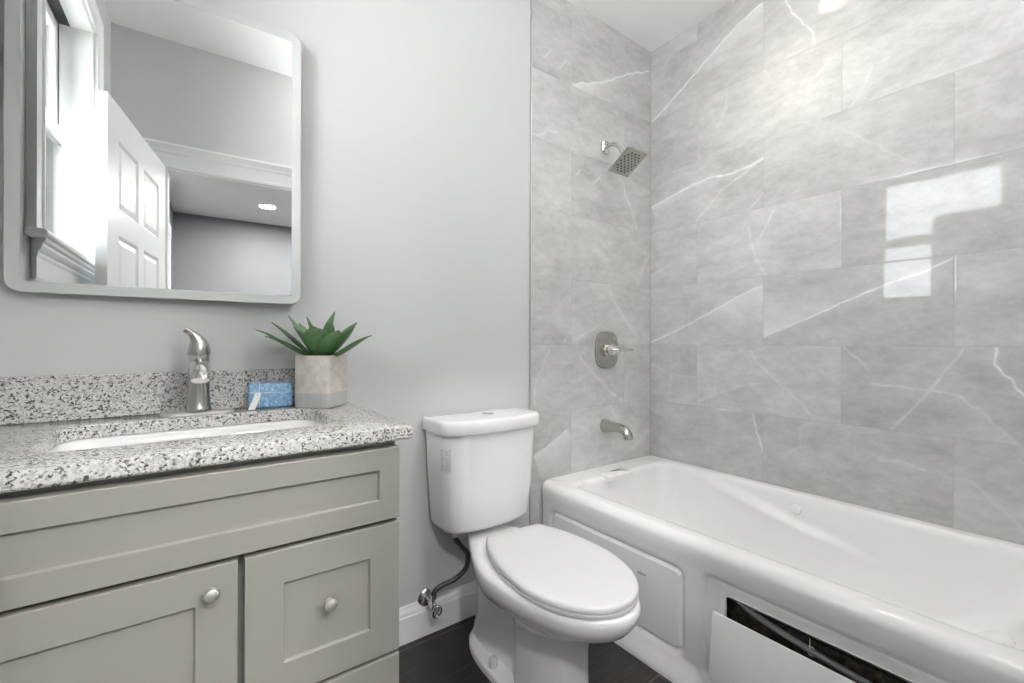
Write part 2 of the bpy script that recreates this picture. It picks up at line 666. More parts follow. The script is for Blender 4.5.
# floor
struct(MB().box(XL - T, XR + T, YF - 0.12, YB + T, -0.06, 0.0).build('floor', M['floor'], smooth=0))
LX, LY = 1.70, .80
cl = MB()
cxm_, cym_ = (XL + XR) / 2, (YF - .12 + YB + T) / 2
_o = rrect(cxm_, cym_, (XR - XL) / 2 + T, (YB + T - YF + .12) / 2, .0005, 10, 1)
_h = rrect(LX, LY, .0705, .0705, .0705, 10, 1)
cl.loft([[(x, y, H) for x, y in _o], [(x, y, H) for x, y in _h], [(x, y, H + .08) for x, y in _h], [(x, y, H + .08) for x, y in _o], [(x, y, H) for x, y in _o]], False, False)
struct(cl.build('ceiling', M['ceiling'], smooth=0))
# painted back wall
struct(MB().box(XL - T, XT - 0.0005, YP, YP + T, 0, H).build('wall_back', M['paint'], smooth=0))
# left wall with window opening
WY0, WY1, WZ0, WZ1 = 0.445, 1.192, 1.402, 2.41
lw = MB()
lw.box(XL - 0.14, XL, YF - 0.12, WY0, 0, H).box(XL - 0.14, XL, WY1, YP, 0, H)
lw.box(XL - 0.14, XL, WY0, WY1, 0, WZ0).box(XL - 0.14, XL, WY0, WY1, WZ1, H)
struct(lw.build('wall_left', M['paint'], smooth=0))
# front wall with door opening
DX0, DX1, DZ = -0.135, 0.655, 2.018
fw = MB()
fw.box(XL, DX0, YF - 0.12, YF, 0, H).box(DX1, XR + T, YF - 0.12, YF, 0, H).box(DX0, DX1, YF - 0.12, YF, DZ, H)
struct(fw.build('wall_front', M['paint'], smooth=0))

# tiled walls ------------------------------------------------------
TL, TH, GR = 0.613, 0.3065, 0.0015       # tile length, height, grout
Z0 = CAMZ - 0.0103                       # a grout line's height
F_, CX_, CY_ = 448.9, 512.0, 342.3
sY, cY = math.sin(YAW), math.cos(YAW)


def px_ray(u, v):
    a, b_ = u - CX_, v - CY_
    cr, sr = math.cos(.0025), math.sin(.0025)
    a, b_ = a * cr + b_ * sr, -a * sr + b_ * cr
    r, z = a / F_, -b_ / F_
    return sY + r * cY, cY - r * sY, z


def on_right(u, v):
    dx, dy, dz = px_ray(u, v)
    t = XR / dx
    return (YB - dy * t, CAMZ + dz * t)          # distance from the corner, height


def on_back(u, v):
    dx, dy, dz = px_ray(u, v)
    t = YB / dy
    return (XR - dx * t, CAMZ + dz * t)


# veins of the stone: measured polylines (as they run over the real tiles), strength, width (m), glow side, glow reach
VR = [
    ([(651.7, 123), (665, 109), (698.6, 70), (733.8, 29), (764, 1)], .95, .0038, 1, .05, .55, 'end'),
    ([(785.5, 0), (792, 12), (806, 25), (814, 33), (815, 45)], .95, .0035, 0, 0, 0, ''),
    ([(727, 94), (726, 109), (720, 121), (717, 127)], .35, .006, 0, 0, 0, ''),
    ([(831, 58.6), (816, 76), (786, 88)], .25, .007, 0, 0, 0, ''),
    ([(651.7, 207), (675, 195), (693, 184.5), (708, 178.6), (734, 172.7), (751, 166), (764, 157)], .75, .006, 1, .04, .4, 'start'),
    ([(695.7, 222.5), (708, 206), (722, 190), (739.6, 176.6), (757, 163)], .5, .0045, 0, 0, 0, ''),
    ([(726, 231), (743.5, 215.7), (755, 202), (763, 194)], .5, .0045, 0, 0, 0, ''),
    ([(759, 239), (769, 219.6), (774.8, 208)], .45, .006, 0, 0, 0, ''),
    ([(749, 227), (751.3, 245), (757, 261.5), (765, 275)], .6, .004, 0, 0, 0, ''),
    ([(651.7, 276), (663, 269)], .7, .006, 0, 0, 0, ''),
    ([(849, 131.7), (863, 138.6), (880.6, 147), (898, 157), (916, 163)], .32, .006, 0, 0, 0, ''),
    ([(651.7, 342.5), (679, 328.9), (714, 310), (737.7, 296.6), (757, 287.8), (762.6, 286)], .9, .0042, 1, .08, .42, 'end'),
    ([(764, 336.7), (784.5, 328), (812, 317), (840, 304.5), (853, 298.6), (892, 282), (929.5, 269), (953, 256.6)], .85, .0042, -1, .10, .45, 'start'),
    ([(816, 328), (824.6, 338.6)], .35, .004, 0, 0, 0, ''),
    ([(843.5, 348), (855, 357), (869, 369)], .5, .005, 0, 0, 0, ''),
    ([(963.6, 348), (951, 365), (941, 377.6), (929.5, 389), (919.7, 401), (910, 410.8), (891, 429)], .45, .005, 0, 0, 0, ''),
    ([(995.3, 348), (995.5, 364), (1005.6, 376.6), (1013.5, 382.5), (1017, 389), (1026, 398)], .9, .0036, 0, 0, 0, ''),
    ([(871, 383.4), (888, 385), (910, 389), (933, 390), (960.7, 397), (986, 416.6), (1003.7, 433), (1021, 445)], .5, .005, 1, .05, .2, 'end'),
    ([(878.7, 459.6), (902, 462.5), (923.6, 469)], .4, .008, 0, 0, 0, ''),
    ([(970.5, 480), (992, 501.5), (1026, 531)], .3, .006, 0, 0, 0, ''),
    ([(651.7, 364), (671, 374.6), (668, 397)], .38, .005, 0, 0, 0, ''),
    ([(671, 374.6), (696.6, 377.6)], .35, .005, 0, 0, 0, ''),
    ([(659, 401), (655.6, 413)], .35, .006, 0, 0, 0, ''),
    ([(698.6, 401), (718, 393), (741.6, 385), (761, 384)], .35, .006, 0, 0, 0, ''),
    ([(751, 351), (757, 362), (767, 372), (784.5, 389), (802, 403), (810, 414.7)], .45, .005, 0, 0, 0, ''),
    ([(715, 408), (753, 412.7), (757, 432), (761, 444), (762.6, 452)], .75, .004, 0, 0, 0, ''),
    ([(812, 423.5), (800, 429), (800, 448), (784.5, 456.7)], .3, .006, 0, 0, 0, ''),
    ([(686, 33), (668, 60), (655, 80)], .2, .006, 0, 0, 0, ''),
    ([(852, 106), (866, 82), (872, 66)], .3, .004, 0, 0, 0, ''),
]
VB = [
    ([(571.6, 83.8), (591, 83), (603.8, 82), (616.7, 78), (631, 73.3), (649, 72)], .85, .0045, -1, .06, .55, 'start'),
    ([(545, 57), (550.6, 50)], .55, .004, 0, 0, 0, ''),
    ([(558.7, 67.7), (566, 61)], .55, .004, 0, 0, 0, ''),
    ([(533.7, 134), (544, 134.6), (546.6, 130), (557, 132)], .55, .005, 0, 0, 0, ''),
    ([(625, 132), (631, 134)], .5, .005, 0, 0, 0, ''),
    ([(621.5, 179), (626, 197), (628, 200), (636, 224), (636.3, 231)], .6, .0042, 0, 0, 0, ''),
    ([(592, 184.6), (600, 177)], .35, .006, 0, 0, 0, ''),
    ([(575, 175), (580, 171)], .5, .004, 0, 0, 0, ''),
    ([(649.7, 253), (642.5, 269), (637.6, 285)], .4, .006, 0, 0, 0, ''),
    ([(609.4, 290), (613.5, 300), (624.7, 319), (631, 329)], .4, .006, 0, 0, 0, ''),
    ([(577, 338.7), (597, 326.6)], .45, .006, 0, 0, 0, ''),
    ([(563.5, 342.7), (571.5, 330)], .4, .006, 0, 0, 0, ''),
    ([(579.6, 356), (592.5, 372.5), (610, 392), (623, 401.5)], .5, .005, 0, 0, 0, ''),
    ([(549, 350), (534.5, 385), (534.5, 403)], .35, .006, 0, 0, 0, ''),
    ([(533.7, 456.9), (552, 443), (568, 430)], .85, .004, -1, .10, .38, ''),
    ([(610, 405), (616.7, 419)], .5, .006, 0, 0, 0, ''),
    ([(632.8, 448), (649, 430)], .55, .005, 0, 0, 0, ''),
    ([(615, 438), (608, 461)], .3, .006, 0, 0, 0, ''),
]


def vein_field(P, Zz, veins, conv):
    """Whiteness of the stone at points (P along the wall, Zz up)."""
    out = np.zeros_like(P)
    wob = 0.0011 * np.sin(P * 61 + Zz * 23) + 0.0009 * np.sin(P * 131 - Zz * 97)
    mod = .72 + .28 * np.sin(P * 83 - Zz * 57 + 2 * np.sin(P * 29)) * np.sin(P * 37 + Zz * 71)
    P0, Z0_ = P, Zz
    P, Zz = P + 1.6 * wob, Zz + 1.3 * 0.0022 * np.sin(Z0_ * 73 - P0 * 41)
    for pts, st, wd, side, reach, gl, grow in veins:
        q = np.array([conv(*p) for p in pts])
        seg = np.hypot(*(q[1:] - q[:-1]).T)
        cum = np.concatenate([[0], np.cumsum(seg)])
        best = np.full(P.shape, 9.0)
        sgn = np.zeros(P.shape)
        tt = np.zeros(P.shape)
        for k in range(len(q) - 1):
            a, b_ = q[k], q[k + 1]
            d = b_ - a
            t = np.clip(((P - a[0]) * d[0] + (Zz - a[1]) * d[1]) / (d @ d), 0, 1)
            ex, ez = P - (a[0] + t * d[0]), Zz - (a[1] + t * d[1])
            dist = np.hypot(ex, ez)
            mk = dist < best
            best = np.where(mk, dist, best)
            sgn = np.where(mk, np.sign(d[0] * ez - d[1] * ex), sgn)
            tt = np.where(mk, (cum[k] + t * seg[k]) / cum[-1], tt)
        st = st if st > .7 else st * .72
        core = st * mod * np.exp(-((best / (wd * .72)) ** 2)) + .18 * st * np.exp(-best / (wd * 2.5))
        if side:
            # q runs away from the corner for the right wall: sgn>0 is above
            g = np.where(sgn * (1 if True else 1) == -side, 1.0, 0.0)
            w = {'end': tt ** 2, 'start': (1 - tt) ** 2, '': 1 - 0.3 * tt}[grow]
            ends = (tt > 0.004) & (tt < 0.996)
            core = np.maximum(core, 1.35 * gl * g * w * ends * np.exp(-best / max(reach, 1e-4)))
        out = np.maximum(out, core)
    return np.clip(out, 0, 1)


def tile_wall(name, length, origin, along, normal, rows, veins, conv, fine_to, first_a, first_b, tl_a=TL):
    """Individual tiles laid as quads grids on a grout bed: one wall, one mesh."""
    V, Fc, vein, tone, shift = [], [], [], [], []
    al, nr = np.array(along, float), np.array(normal, float)
    og = np.array(origin, float)
    base = 0
    for r in rows:
        za, zb = Z0 + r * TH, Z0 + (r + 1) * TH
        za, zb = max(za, 0.0), min(zb, H)
        if zb - za < 0.004:
            continue
        f0 = first_a if r % 2 == 0 else first_b
        js = [f0 + k * tl_a for k in range(-1, 6)]
        edges = [0.0] + [j for j in js if 0.012 < j < length - 0.012] + [length]
        for e0, e1 in zip(edges[:-1], edges[1:]):
            h = GR / 2
            a0, a1, b0, b1 = e0 + (h if e0 > 0 else 0.0008), e1 - (h if e1 < length else 0), za + h, zb - h
            st = 0.0034 if (e0 < fine_to and zb > 0.4) else 0.05
            na, nb = max(2, int((a1 - a0) / st)), max(2, int((b1 - b0) / st))
            A, B = np.meshgrid(np.linspace(a0, a1, na), np.linspace(b0, b1, nb))
            # every tile is laid a hair out of plane, so the gloss breaks at the joints
            ta, tb, off = RNG.normal(0, .0010), RNG.normal(0, .0012), RNG.uniform(-.0002, .0002)
            D = off + ta * (A - (a0 + a1) / 2) + tb * (B - (b0 + b1) / 2)
            edge = np.minimum(np.minimum(A - a0, a1 - A), np.minimum(B - b0, b1 - B))
            D = D - 0.0003 * (edge < 1e-9)
            Pw = og[None, None, :] + A[..., None] * al + D[..., None] * nr
            Pw[..., 2] = B
            V.append(Pw.reshape(-1, 3))
            idx = np.arange(na * nb).reshape(nb, na) + base
            q = np.stack([idx[:-1, :-1], idx[:-1, 1:], idx[1:, 1:], idx[1:, :-1]], -1).reshape(-1, 4)
            Fc.append(q)
            # a vein belongs to its tile: cut at the joint by sampling only inside
            mine = []
            for vn in veins:
                qm = np.array([conv(*p_) for p_ in vn[0]])
                dd = qm[len(qm) // 2] if len(qm) > 2 else qm.mean(0)
                if e0 <= dd[0] <= e1 and za <= dd[1] <= zb:
                    mine.append(vn)
            vv = vein_field(A, B, mine, conv) if (st < .01 and mine) else np.zeros(A.shape)
            vein.append(vv.reshape(-1))
            n = na * nb
            tone.append(np.full(n, RNG.uniform(.91, 1.05)))
            shift.append(np.tile(RNG.uniform(-20, 20, 3), (n, 1)))
            base += n
    V, Fc = np.concatenate(V), np.concatenate(Fc)
    # orient towards the room
    p = V[Fc[0]]
    if np.cross(p[1] - p[0], p[2] - p[1]) @ nr < 0:
        Fc = Fc[:, ::-1]
    me = bpy.data.meshes.new(name)
    me.vertices.add(len(V))
    me.vertices.foreach_set('co', V.astype(np.float32).ravel())
    me.loops.add(Fc.size)
    me.loops.foreach_set('vertex_index', Fc.astype(np.int32).ravel())
    me.polygons.add(len(Fc))
    me.polygons.foreach_set('loop_start', np.arange(0, Fc.size, 4, dtype=np.int32))
    me.polygons.foreach_set('loop_total', np.full(len(Fc), 4, dtype=np.int32))
    me.update(calc_edges=True)
    a = me.attributes.new('vein', 'FLOAT', 'POINT')
    a.data.foreach_set('value', np.concatenate(vein).astype(np.float32))
    tn = np.concatenate(tone)
    a = me.attributes.new('tone', 'FLOAT_VECTOR', 'POINT')
    a.data.foreach_set('vector', np.stack([tn, tn, tn], 1).astype(np.float32).ravel())
    a = me.attributes.new('shift', 'FLOAT_VECTOR', 'POINT')
    a.data.foreach_set('vector', np.concatenate(shift).astype(np.float32).ravel())
    me.materials.append(M['tile'])
    ob = bpy.data.objects.new(name, me)
    COL.objects.link(ob)
    return struct(ob)


rows = range(-4, 6)
# right wall: rows 1,3 start with joint at .2782 ; others at .2782+.3191
JA = 0.2782
rw = tile_wall('wall_right', YB - YF, (XR, YB, 0), (0, -1, 0), (-1, 0, 0), rows, VR, on_right, 1.4, JA + .3191, JA)
bw = tile_wall('wall_back_tiled', XR - XT, (XR, YB, 0), (-1, 0, 0), (0, -1, 0), rows, VB, on_back, 1.4, .2198 + .3815, .2198)
g = MB().box(XR + .0012, XR + T, YF, YB + T, 0, H).build('grout_bed', M['grout'], rw, smooth=0)
g = MB().box(XT, XR + .0012, YB + .0012, YB + T, 0, H).build('grout_bed', M['grout'], bw, smooth=0)
# metal edge trim where tile meets paint
struct(MB().box(XT - .006, XT - .0002, YB - .0022, YP - .0003, 0.0, H, .0006).build('trim_1', M['alu']))

# baseboard along the back wall, behind the toilet
prof = [(0, 0), (.014, 0), (.014, .092), (.011, .097), (.011, .108), (.009, .113), (.005, .122), (.004, .130), (0, .131)]
bb = MB()
bb.loft([[(x, YP - .0003 - d, z) for d, z in prof] for x in (XL + .01, XT - .008)])
struct(bb.build('baseboard_back', M['trim'], smooth=25))

# ------------------------------------------------------------------ window on the left wall
win = struct(bpy.data.objects.new('window_1', None))
COL.objects.link(win)
win.location = (XL, (WY0 + WY1) / 2, WZ0)
# casing: profiled, mitred
def casing_frame(mb, y0, y1, z0, z1, w, x0, bottom=False):
    pr = [(0, 0), (0, .018), (.012, .022), (.020, .022), (.026, .017), (w - .03, .014), (w - .022, .019), (w - .01, .024), (w, .022), (w, 0)]
    pts = [(y0, z0, -1, 0), (y0, z1, -1, 1), (y1, z1, 1, 1), (y1, z0, 1, 0)]
    rings = []
    for y, z, sy, sz in pts:
        rings.append([(x0 + d, y + sy * o, z + sz * o) for o, d in pr])
    mb.loft(rings)
cs = MB()
casing_frame(cs, WY0 + .004, WY1 - .004, WZ0 + .002, WZ1 - .004, .092, XL + .0003)
cs.build('casing', M['trim'], win, smooth=25)
# white lined reveal
rv = MB()
rv.box(XL - .14, XL + .004, WY0, WY0 + .010, WZ0, WZ1).box(XL - .14, XL + .004, WY1 - .010, WY1, WZ0, WZ1)
rv.box(XL - .14, XL + .004, WY0 + .010, WY1 - .010, WZ1 - .010, WZ1)
rv.build('reveal', M['trim'], win, smooth=0)
# sill with moulded apron
sl = MB()
sl.box(XL - .14, XL - .0, WY0 + .0102, WY1 - .0102, WZ0 - .022, WZ0 + .012)
sl.box(XL + .0004, XL + .047, WY0 - .105, WY1 + .105, WZ0 - .020, WZ0 + .0015, .006, 3)
sl.build('sill', M['trim'], win)
ap = MB()
apr = [(.0, -.135), (.012, -.135), (.016, -.128), (.016, -.074), (.019, -.066), (.019, -.058), (.025, -.052), (.030, -.042), (.030, -.036), (.037, -.030), (.039, -.0205), (0, -.0205)]
def ap_ring(y, k):
    return [(XL + .0004 + d, y + k * d, WZ0 + z) for d, z in apr]
ap.loft([ap_ring(WY0 - .045, -1), ap_ring(WY1 + .045, 1)])
ap.build('apron', M['trim'], win, smooth=20)
# sashes
def sash(name, x, z0, z1):
    y0, y1 = WY0 + .012, WY1 - .012
    fr = MB()
    w = .042
    fr.box(x - .015, x + .015, y0, y0 + w, z0, z1, .002).box(x - .015, x + .015, y1 - w, y1, z0, z1, .002)
    fr.box(x - .015, x + .015, y0 + w, y1 - w, z0, z0 + .05, .002).box(x - .015, x + .015, y0 + w, y1 - w, z1 - .045, z1, .002)
    o = fr.build(name, M['trim'], win)
    MB().box(x - .002, x + .002, y0 + w - .004, y1 - w + .004, z0 + .046, z1 - .041).build('pane', M['pane'], o, smooth=0)
    return o
sash('lower_sash', XL - .085, WZ0 + .014, 1.93)
sash('upper_sash', XL - .118, 1.855, WZ1 - .012)
tr = MB()
tr.box(XL - .139, XL - .1005, WY0 + .0101, WY0 + .0119, WZ0 + .02, WZ1 - .0101)
tr.box(XL - .139, XL - .066, WY1 - .0119, WY1 - .0101, WZ0 + .02, WZ1 - .0101)
tr.box(XL - .139, XL - .066, WY0 + .0119, WY1 - .0119, WZ1 - .0119, WZ1 - .0101)
tr.build('track', M['darkframe'], win, smooth=0)
sc_ = MB()
for yy in (WY0 + .0122, WY1 - .0352):
    sc_.box(XL - .1395, XL - .1345, yy, yy + .023, 1.86, WZ1 - .0122)
sc_.box(XL - .30, XL - .1405, WY0 - .012, WY0 + .012, 1.80, WZ1 + .012)
sc_.box(XL - .30, XL - .1405, WY0 - .012, WY1 + .012, WZ1 - .006, WZ1 + .012)
sc_.box(XL - .165, XL - .1405, WY0 - .012, WY0 + .016, WZ0, 1.80)
sc_.build('storm_frame', M['darkframe'], win, smooth=0)['label'] = 'black outer storm window frame'

# ------------------------------------------------------------------ doorway: casing with crown header, and the open six panel door
dc = MB()
cp = [(0, 0), (0, .016), (.012, .02), (.02, .02), (.026, .015), (.062, .013), (.07, .019), (.078, .022), (.082, .0)]
for x, sgn in ((DX0, -1), (DX1, 1)):
    dc.loft([[(x + sgn * (o - .006), YF + .0004 + d, z) for o, d in cp] for z in (0.0, DZ + .012)])
hd = [(0, DZ - .004), (.018, DZ - .004), (.02, DZ + .008), (.016, DZ + .014), (.016, DZ + .070), (.022, DZ + .078), (.024, DZ + .088), (.034, DZ + .100), (.046, DZ + .110), (.046, DZ + .120), (0, DZ + .120)]
dc.loft([[(x, YF + .0004 + d, z) for d, z in hd] for x in (DX0 - .085, DX1 + .085)])
struct(dc.build('trim_2', M['trim'], smooth=25))
jb = MB()
jb.box(DX0, DX0 + .012, YF - .1195, YF + .0003, 0, DZ).box(DX1 - .012, DX1, YF - .1195, YF + .0003, 0, DZ).box(DX0 + .012, DX1 - .012, YF - .1195, YF + .0003, DZ - .012, DZ)
struct(jb.build('trim_3', M['trim'], smooth=0))

DW, DHh, DT = .785, 2.006, .035
door = struct(bpy.data.objects.new('door_1', None))
COL.objects.link(door)
door.matrix_basis = Matrix.Translation((DX0 + .003, YF + .026, 0.008)) @ Matrix.Rotation(math.radians(98.6), 4, 'Z')
def panel_grid(w, h, xs, zs, holes, y, flip):
    """Face grid in the xz-plane at y with inset raised panels."""
    bm = bmesh.new()
    grid = {}
    for i, x in enumerate(xs):
        for k, z in enumerate(zs):
            grid[i, k] = bm.verts.new((x, y, z))
    pf = []
    for i in range(len(xs) - 1):
        for k in range(len(zs) - 1):
            q = [grid[i, k], grid[i + 1, k], grid[i + 1, k + 1], grid[i, k + 1]]
            if flip:
                q.reverse()
            f = bm.faces.new(q)
            if (i, k) in holes:
                pf.append(f)
    bm.normal_update()
    return bm, pf
xs = [0, .115, .355, .43, .67, DW]
zs = [0, .22, .80, .93, 1.50, 1.60, 1.87, DHh]
holes = {(i, k) for i in (1, 3) for k in (1, 3, 5)}
leaf = MB()
for yy, fl in ((0.0, False), (DT, True)):
    bm, pf = panel_grid(DW, DHh, xs, zs, holes, yy, fl)
    bmesh.ops.inset_individual(bm, faces=pf, thickness=.012, depth=-.008, use_even_offset=True)
    bmesh.ops.inset_individual(bm, faces=pf, thickness=.022, depth=.006, use_even_offset=True)
    leaf.addbm(bm)
for (xa, xb) in ((0, 0), (DW, DW)):
    leaf.add([(xa, 0, 0), (xa, DT, 0), (xa, DT, DHh), (xa, 0, DHh)], [(0, 1, 2, 3)])
for za in (0, DHh):
    leaf.add([(0, 0, za), (DW, 0, za), (DW, DT, za), (0, DT, za)], [(0, 1, 2, 3)])
LM = root_world(door)
leaf.v = [tuple(LM @ Vector(p)) for p in leaf.v]
leaf.build('leaf', M['trim'], door, smooth=15)
for sgn, yb in ((-1, 0), (1, DT)):
    kn = MB()
    mt = LM @ Matrix.Translation((DW - .06, yb, .92)) @ Matrix.Rotation(PI / 2 * (1 if sgn < 0 else -1), 4, 'X')
    kn.lathe([(.0, 0.0003), (.030, 0.0003), (.030, .006), (.012, .010), (.011, .026), (.022, .030), (.027, .040), (.024, .050), (.012, .055), (0.001, .056)], 24, mt)
    kn.build('knob', M['nickel'], door)

# ------------------------------------------------------------------ the hall seen through the doorway in the mirror
HX0, HX1, HY0, HH = -0.252, 1.9, -2.80, 2.44
struct(MB().box(HX0 - T, HX1 + T, HY0 - T, YF - .1205, -.06, 0).build('floor_hall', M['floor'], smooth=0))
struct(MB().box(HX0 - T, HX1 + T, HY0 - T, YF - .1205, HH, HH + .06).build('ceiling_hall', M['ceiling'], smooth=0))
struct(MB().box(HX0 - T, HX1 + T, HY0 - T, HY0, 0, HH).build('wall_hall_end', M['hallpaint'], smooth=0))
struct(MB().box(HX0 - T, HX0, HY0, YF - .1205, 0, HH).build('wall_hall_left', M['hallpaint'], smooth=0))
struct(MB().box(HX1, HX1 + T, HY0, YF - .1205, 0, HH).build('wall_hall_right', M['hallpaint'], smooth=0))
hc = MB()
hc.box(HX0 + .0005, HX0 + .018, -1.35, -1.26, 0, 2.05, .003).box(HX0 + .0005, HX0 + .018, -2.17, -2.08, 0, 2.05, .003)
hc.box(HX0 + .0005, HX0 + .02, -2.19, -1.24, 2.0505, 2.15, .003)
struct(hc.build('trim_4', M['trim']))


def downlight(x, y, z, lab, cat, mat, r=.062, group=None):
    t = thing('recessed_downlight', lab, cat, (x, y, z), 0, group)
    MB().lathe([(r * .98, -.0005), (r * 1.30, -.0005), (r * 1.30, -.004), (r * 1.22, -.006), (r * 1.02, -.0035), (r * .98, -.0005)], 40, Matrix.Translation((x, y, z)), caps=False).build('trim_ring', M['trim'], t)
    MB().lathe([(.0005, -.0028), (r * .5, -.003), (r, -.0026), (r, -.0008), (.0005, -.0008)], 40, Matrix.Translation((x, y, z))).build('lens', mat, t)
    return t


def can_light(x, y, lab):
    t = thing('recessed_downlight', lab, 'downlight', (x, y, H))
    ld = bpy.data.lights.new('lamp', 'SPOT')          # the LED module's own beam
    ld.energy = SHOWER_SPOT
    ld.color = (1.0, 0.91, 0.80)
    ld.spot_size = math.radians(112)
    ld.spot_blend = 0.9
    ld.shadow_soft_size = 0.035
    lo = bpy.data.objects.new('lamp', ld)
    COL.objects.link(lo)
    lo.parent = t
    lo.location = (0, 0, .006)
    mt = Matrix.Translation((x, y, H))
    MB().lathe([(.066, -.0005), (.086, -.0005), (.086, -.004), (.080, -.006), (.068, -.0035), (.060, .046), (.0675, .046), (.066, -.0005)], 40, mt, caps=False).build('trim_ring', M['trim'], t)
    MB().lathe([(.0005, .0462), (.069, .0462), (.069, .0505), (.0005, .0505)], 40, mt).build('lens', M['lamp'], t)


can_light(LX, LY, 'small round recessed downlight in the ceiling above the tub and shower head')
fm = thing('added_ceiling_lamp', 'added opal glass fill lamp on a short stem, out of view by the door wall of the bathroom', 'ceiling lamp', (.98, .150, H))  # lamp added out of view to brighten the room
FMm = Matrix.Translation((.98, .150, H))
MB().lathe([(.0005, -.0005), (.060, -.0005), (.058, -.014), (.030, -.022), (.009, -.026), (.009, -.070), (.030, -.074), (.034, -.088), (.0005, -.088)], 40, FMm).build('stem', M['nickel'], fm)
MB().lathe([(.0005, -.0885), (.034, -.0885), (.070, -.098), (.096, -.118), (.105, -.142), (.096, -.168), (.070, -.190), (.034, -.202), (.0005, -.205)], 48, FMm).build('globe', M['filllamp'], fm)
HG = 'hall ceiling downlights'
downlight(.54, -2.05, HH, 'round recessed downlight in the hall ceiling, seen through the doorway in the mirror', 'downlight', M['halllamp'], .065, HG)
for lx, ly, wh in ((-.02, -.76, 'just outside the bathroom door'), (1.00, -1.20, 'beside the right end of the bathroom wall'), (1.42, -2.05, 'in the far right corner of the hall')):
    downlight(lx, ly, HH, 'added unseen round fill downlight in the hall ceiling ' + wh, 'downlight', M['halllamp'], .065, HG)  # these three are added for fill, none of them in view

# ------------------------------------------------------------------ bathtub
TX0, TX1, TY0, TY1, RZ = 1.298, XR - .002, YF + .002, YB - .002, .474
tub = thing('bathtub', 'white alcove bathtub with a panelled skirt along the grey tiled wall', 'bathtub', (1.69, .78, 0))
sh = MB()
NC, NS = 14, 84
def ring3(x0, x1, y0, y1, r, z):
    return [(x, y, z) for x, y in rrect((x0 + x1) / 2, (y0 + y1) / 2, (x1 - x0) / 2, (y1 - y0) / 2, r, NC, NS)]
# outer bullnose, deck, lip
outer = []
for k in range(9):
    a = PI / 2 * k / 8
    outer.append((TX0 - .004 + .034 * (1 - math.sin(a)), RZ - .034 * (1 - math.cos(a))))
outer.reverse()            # from skirt up to deck
rings = []
rings.append(ring3(TX0 - .004, TX1, TY0, TY1, .022, RZ - .046))
for x0, z in outer:
    rings.append(ring3(x0, TX1, TY0, TY1, .022, z))
# narrow raised bead then the deck step and the lip into the basin
ix0, ix1, iy0, iy1 = 1.372, 2.040, .075, 1.425
for (e, z, r) in ((-.022, RZ - .0005, .05), (-.006, RZ - .001, .07), (-.001, RZ - .003, .075), (.003, RZ - .008, .078), (.006, RZ - .022, .08)):
    rings.append(ring3(ix0 + e, ix1 - e, iy0 + e, iy1 - e, r, z))
# basin wall
bx0, bx1, by0, by1, BZ = 1.475, 1.955, .47, 1.315, .115
K = 84
for k in range(1, K + 1):
    t = k / K
    z = RZ - .022 - (RZ - .022 - BZ) * (1 - (1 - t) ** 1.7)
    s = t ** 3.2
    s2 = t ** 1.35               # sloped head end
    x0 = ix0 + .006 + (bx0 - ix0 - .006) * (s * .75 + .25 * t)
    x1 = ix1 - .006 + (bx1 - ix1 + .006) * (s * .75 + .25 * t)
    y0 = iy0 + .006 + (by0 - iy0 - .006) * s2
    y1 = iy1 - .006 + (by1 - iy1 + .006) * (s * .7 + .3 * t)
    rr = ring3(x0, x1, y0, y1, .08 + .03 * t, z)
    out = []
    for (x, y, zz) in rr:
        # moulded arm ledge: starts high near the taps, sinks towards the head end
        u = (1.25 - y) / (1.25 - .50)
        if 0 < u < 1:
            zl = .470 - .172 * u ** 0.95
            amp = .042 * math.sin(PI * min(1, u ** .8)) ** 1.2
            d = zz - zl
            prof_ = 1 / (1 + math.exp(max(-40, min(40, d / .0050)))) * math.exp(-max(0, -d) / .11)
            if x > 1.72:
                x = x - amp * prof_ * min(1, (x - 1.72) / .15)
            else:
                x = x + amp * prof_ * min(1, (1.72 - x) / .15)
        # lumbar rise at the head end
        w_ = math.exp(-((y - .30) / .09) ** 2) * math.exp(-((zz - .27) / .09) ** 2)
        out.append((x, y + .0 * w_, zz))
    rings.append(out)
last = rings[-1]
cxm, cym = (bx0 + bx1) / 2, (by0 + by1) / 2
for q in (.7, .35, .08):
    rings.append([(cxm + (x - cxm) * q, cym + (y - cym) * q, BZ - .006 * (1 - q)) for x, y, z in last])
sh.loft(rings, cap0=False, cap1=True)


# skirt: height field with moulded panels and the access opening
def rr_sdf(Y, Z, y0, y1, z0, z1, r):
    cy_, cz_, hy, hz = (y0 + y1) / 2, (z0 + z1) / 2, (y1 - y0) / 2, (z1 - z0) / 2
    qx, qz = np.abs(Y - cy_) - hy + r, np.abs(Z - cz_) - hz + r
    return np.hypot(np.maximum(qx, 0), np.maximum(qz, 0)) + np.minimum(np.maximum(qx, qz), 0) - r


HOLE = (.10, .696, .09, .345)
ys = np.unique(np.round(np.concatenate([np.arange(TY0, TY1, .005), [TY1, HOLE[0], HOLE[1]], HOLE[1] + np.arange(-4, 5) * .0025]), 5))
zs_ = np.unique(np.round(np.concatenate([np.arange(0.0, RZ - .0465, .004), [RZ - .046, HOLE[2], HOLE[3]], HOLE[3] + np.arange(-4, 5) * .002]), 5))
Yg, Zg = np.meshgrid(ys, zs_)
D = np.zeros_like(Yg)
# left moulded panel (groove all round, field standing nearly flush)
s1 = rr_sdf(Yg, Zg, .845, 1.47, .098, .352, .022)
D += .0095 * np.exp(-((s1 - .004) / .0065) ** 2) + .003 * sstep(.0, -.012, s1) + .006 * sstep(.030, .0, s1) * sstep(-.006, .0, s1)
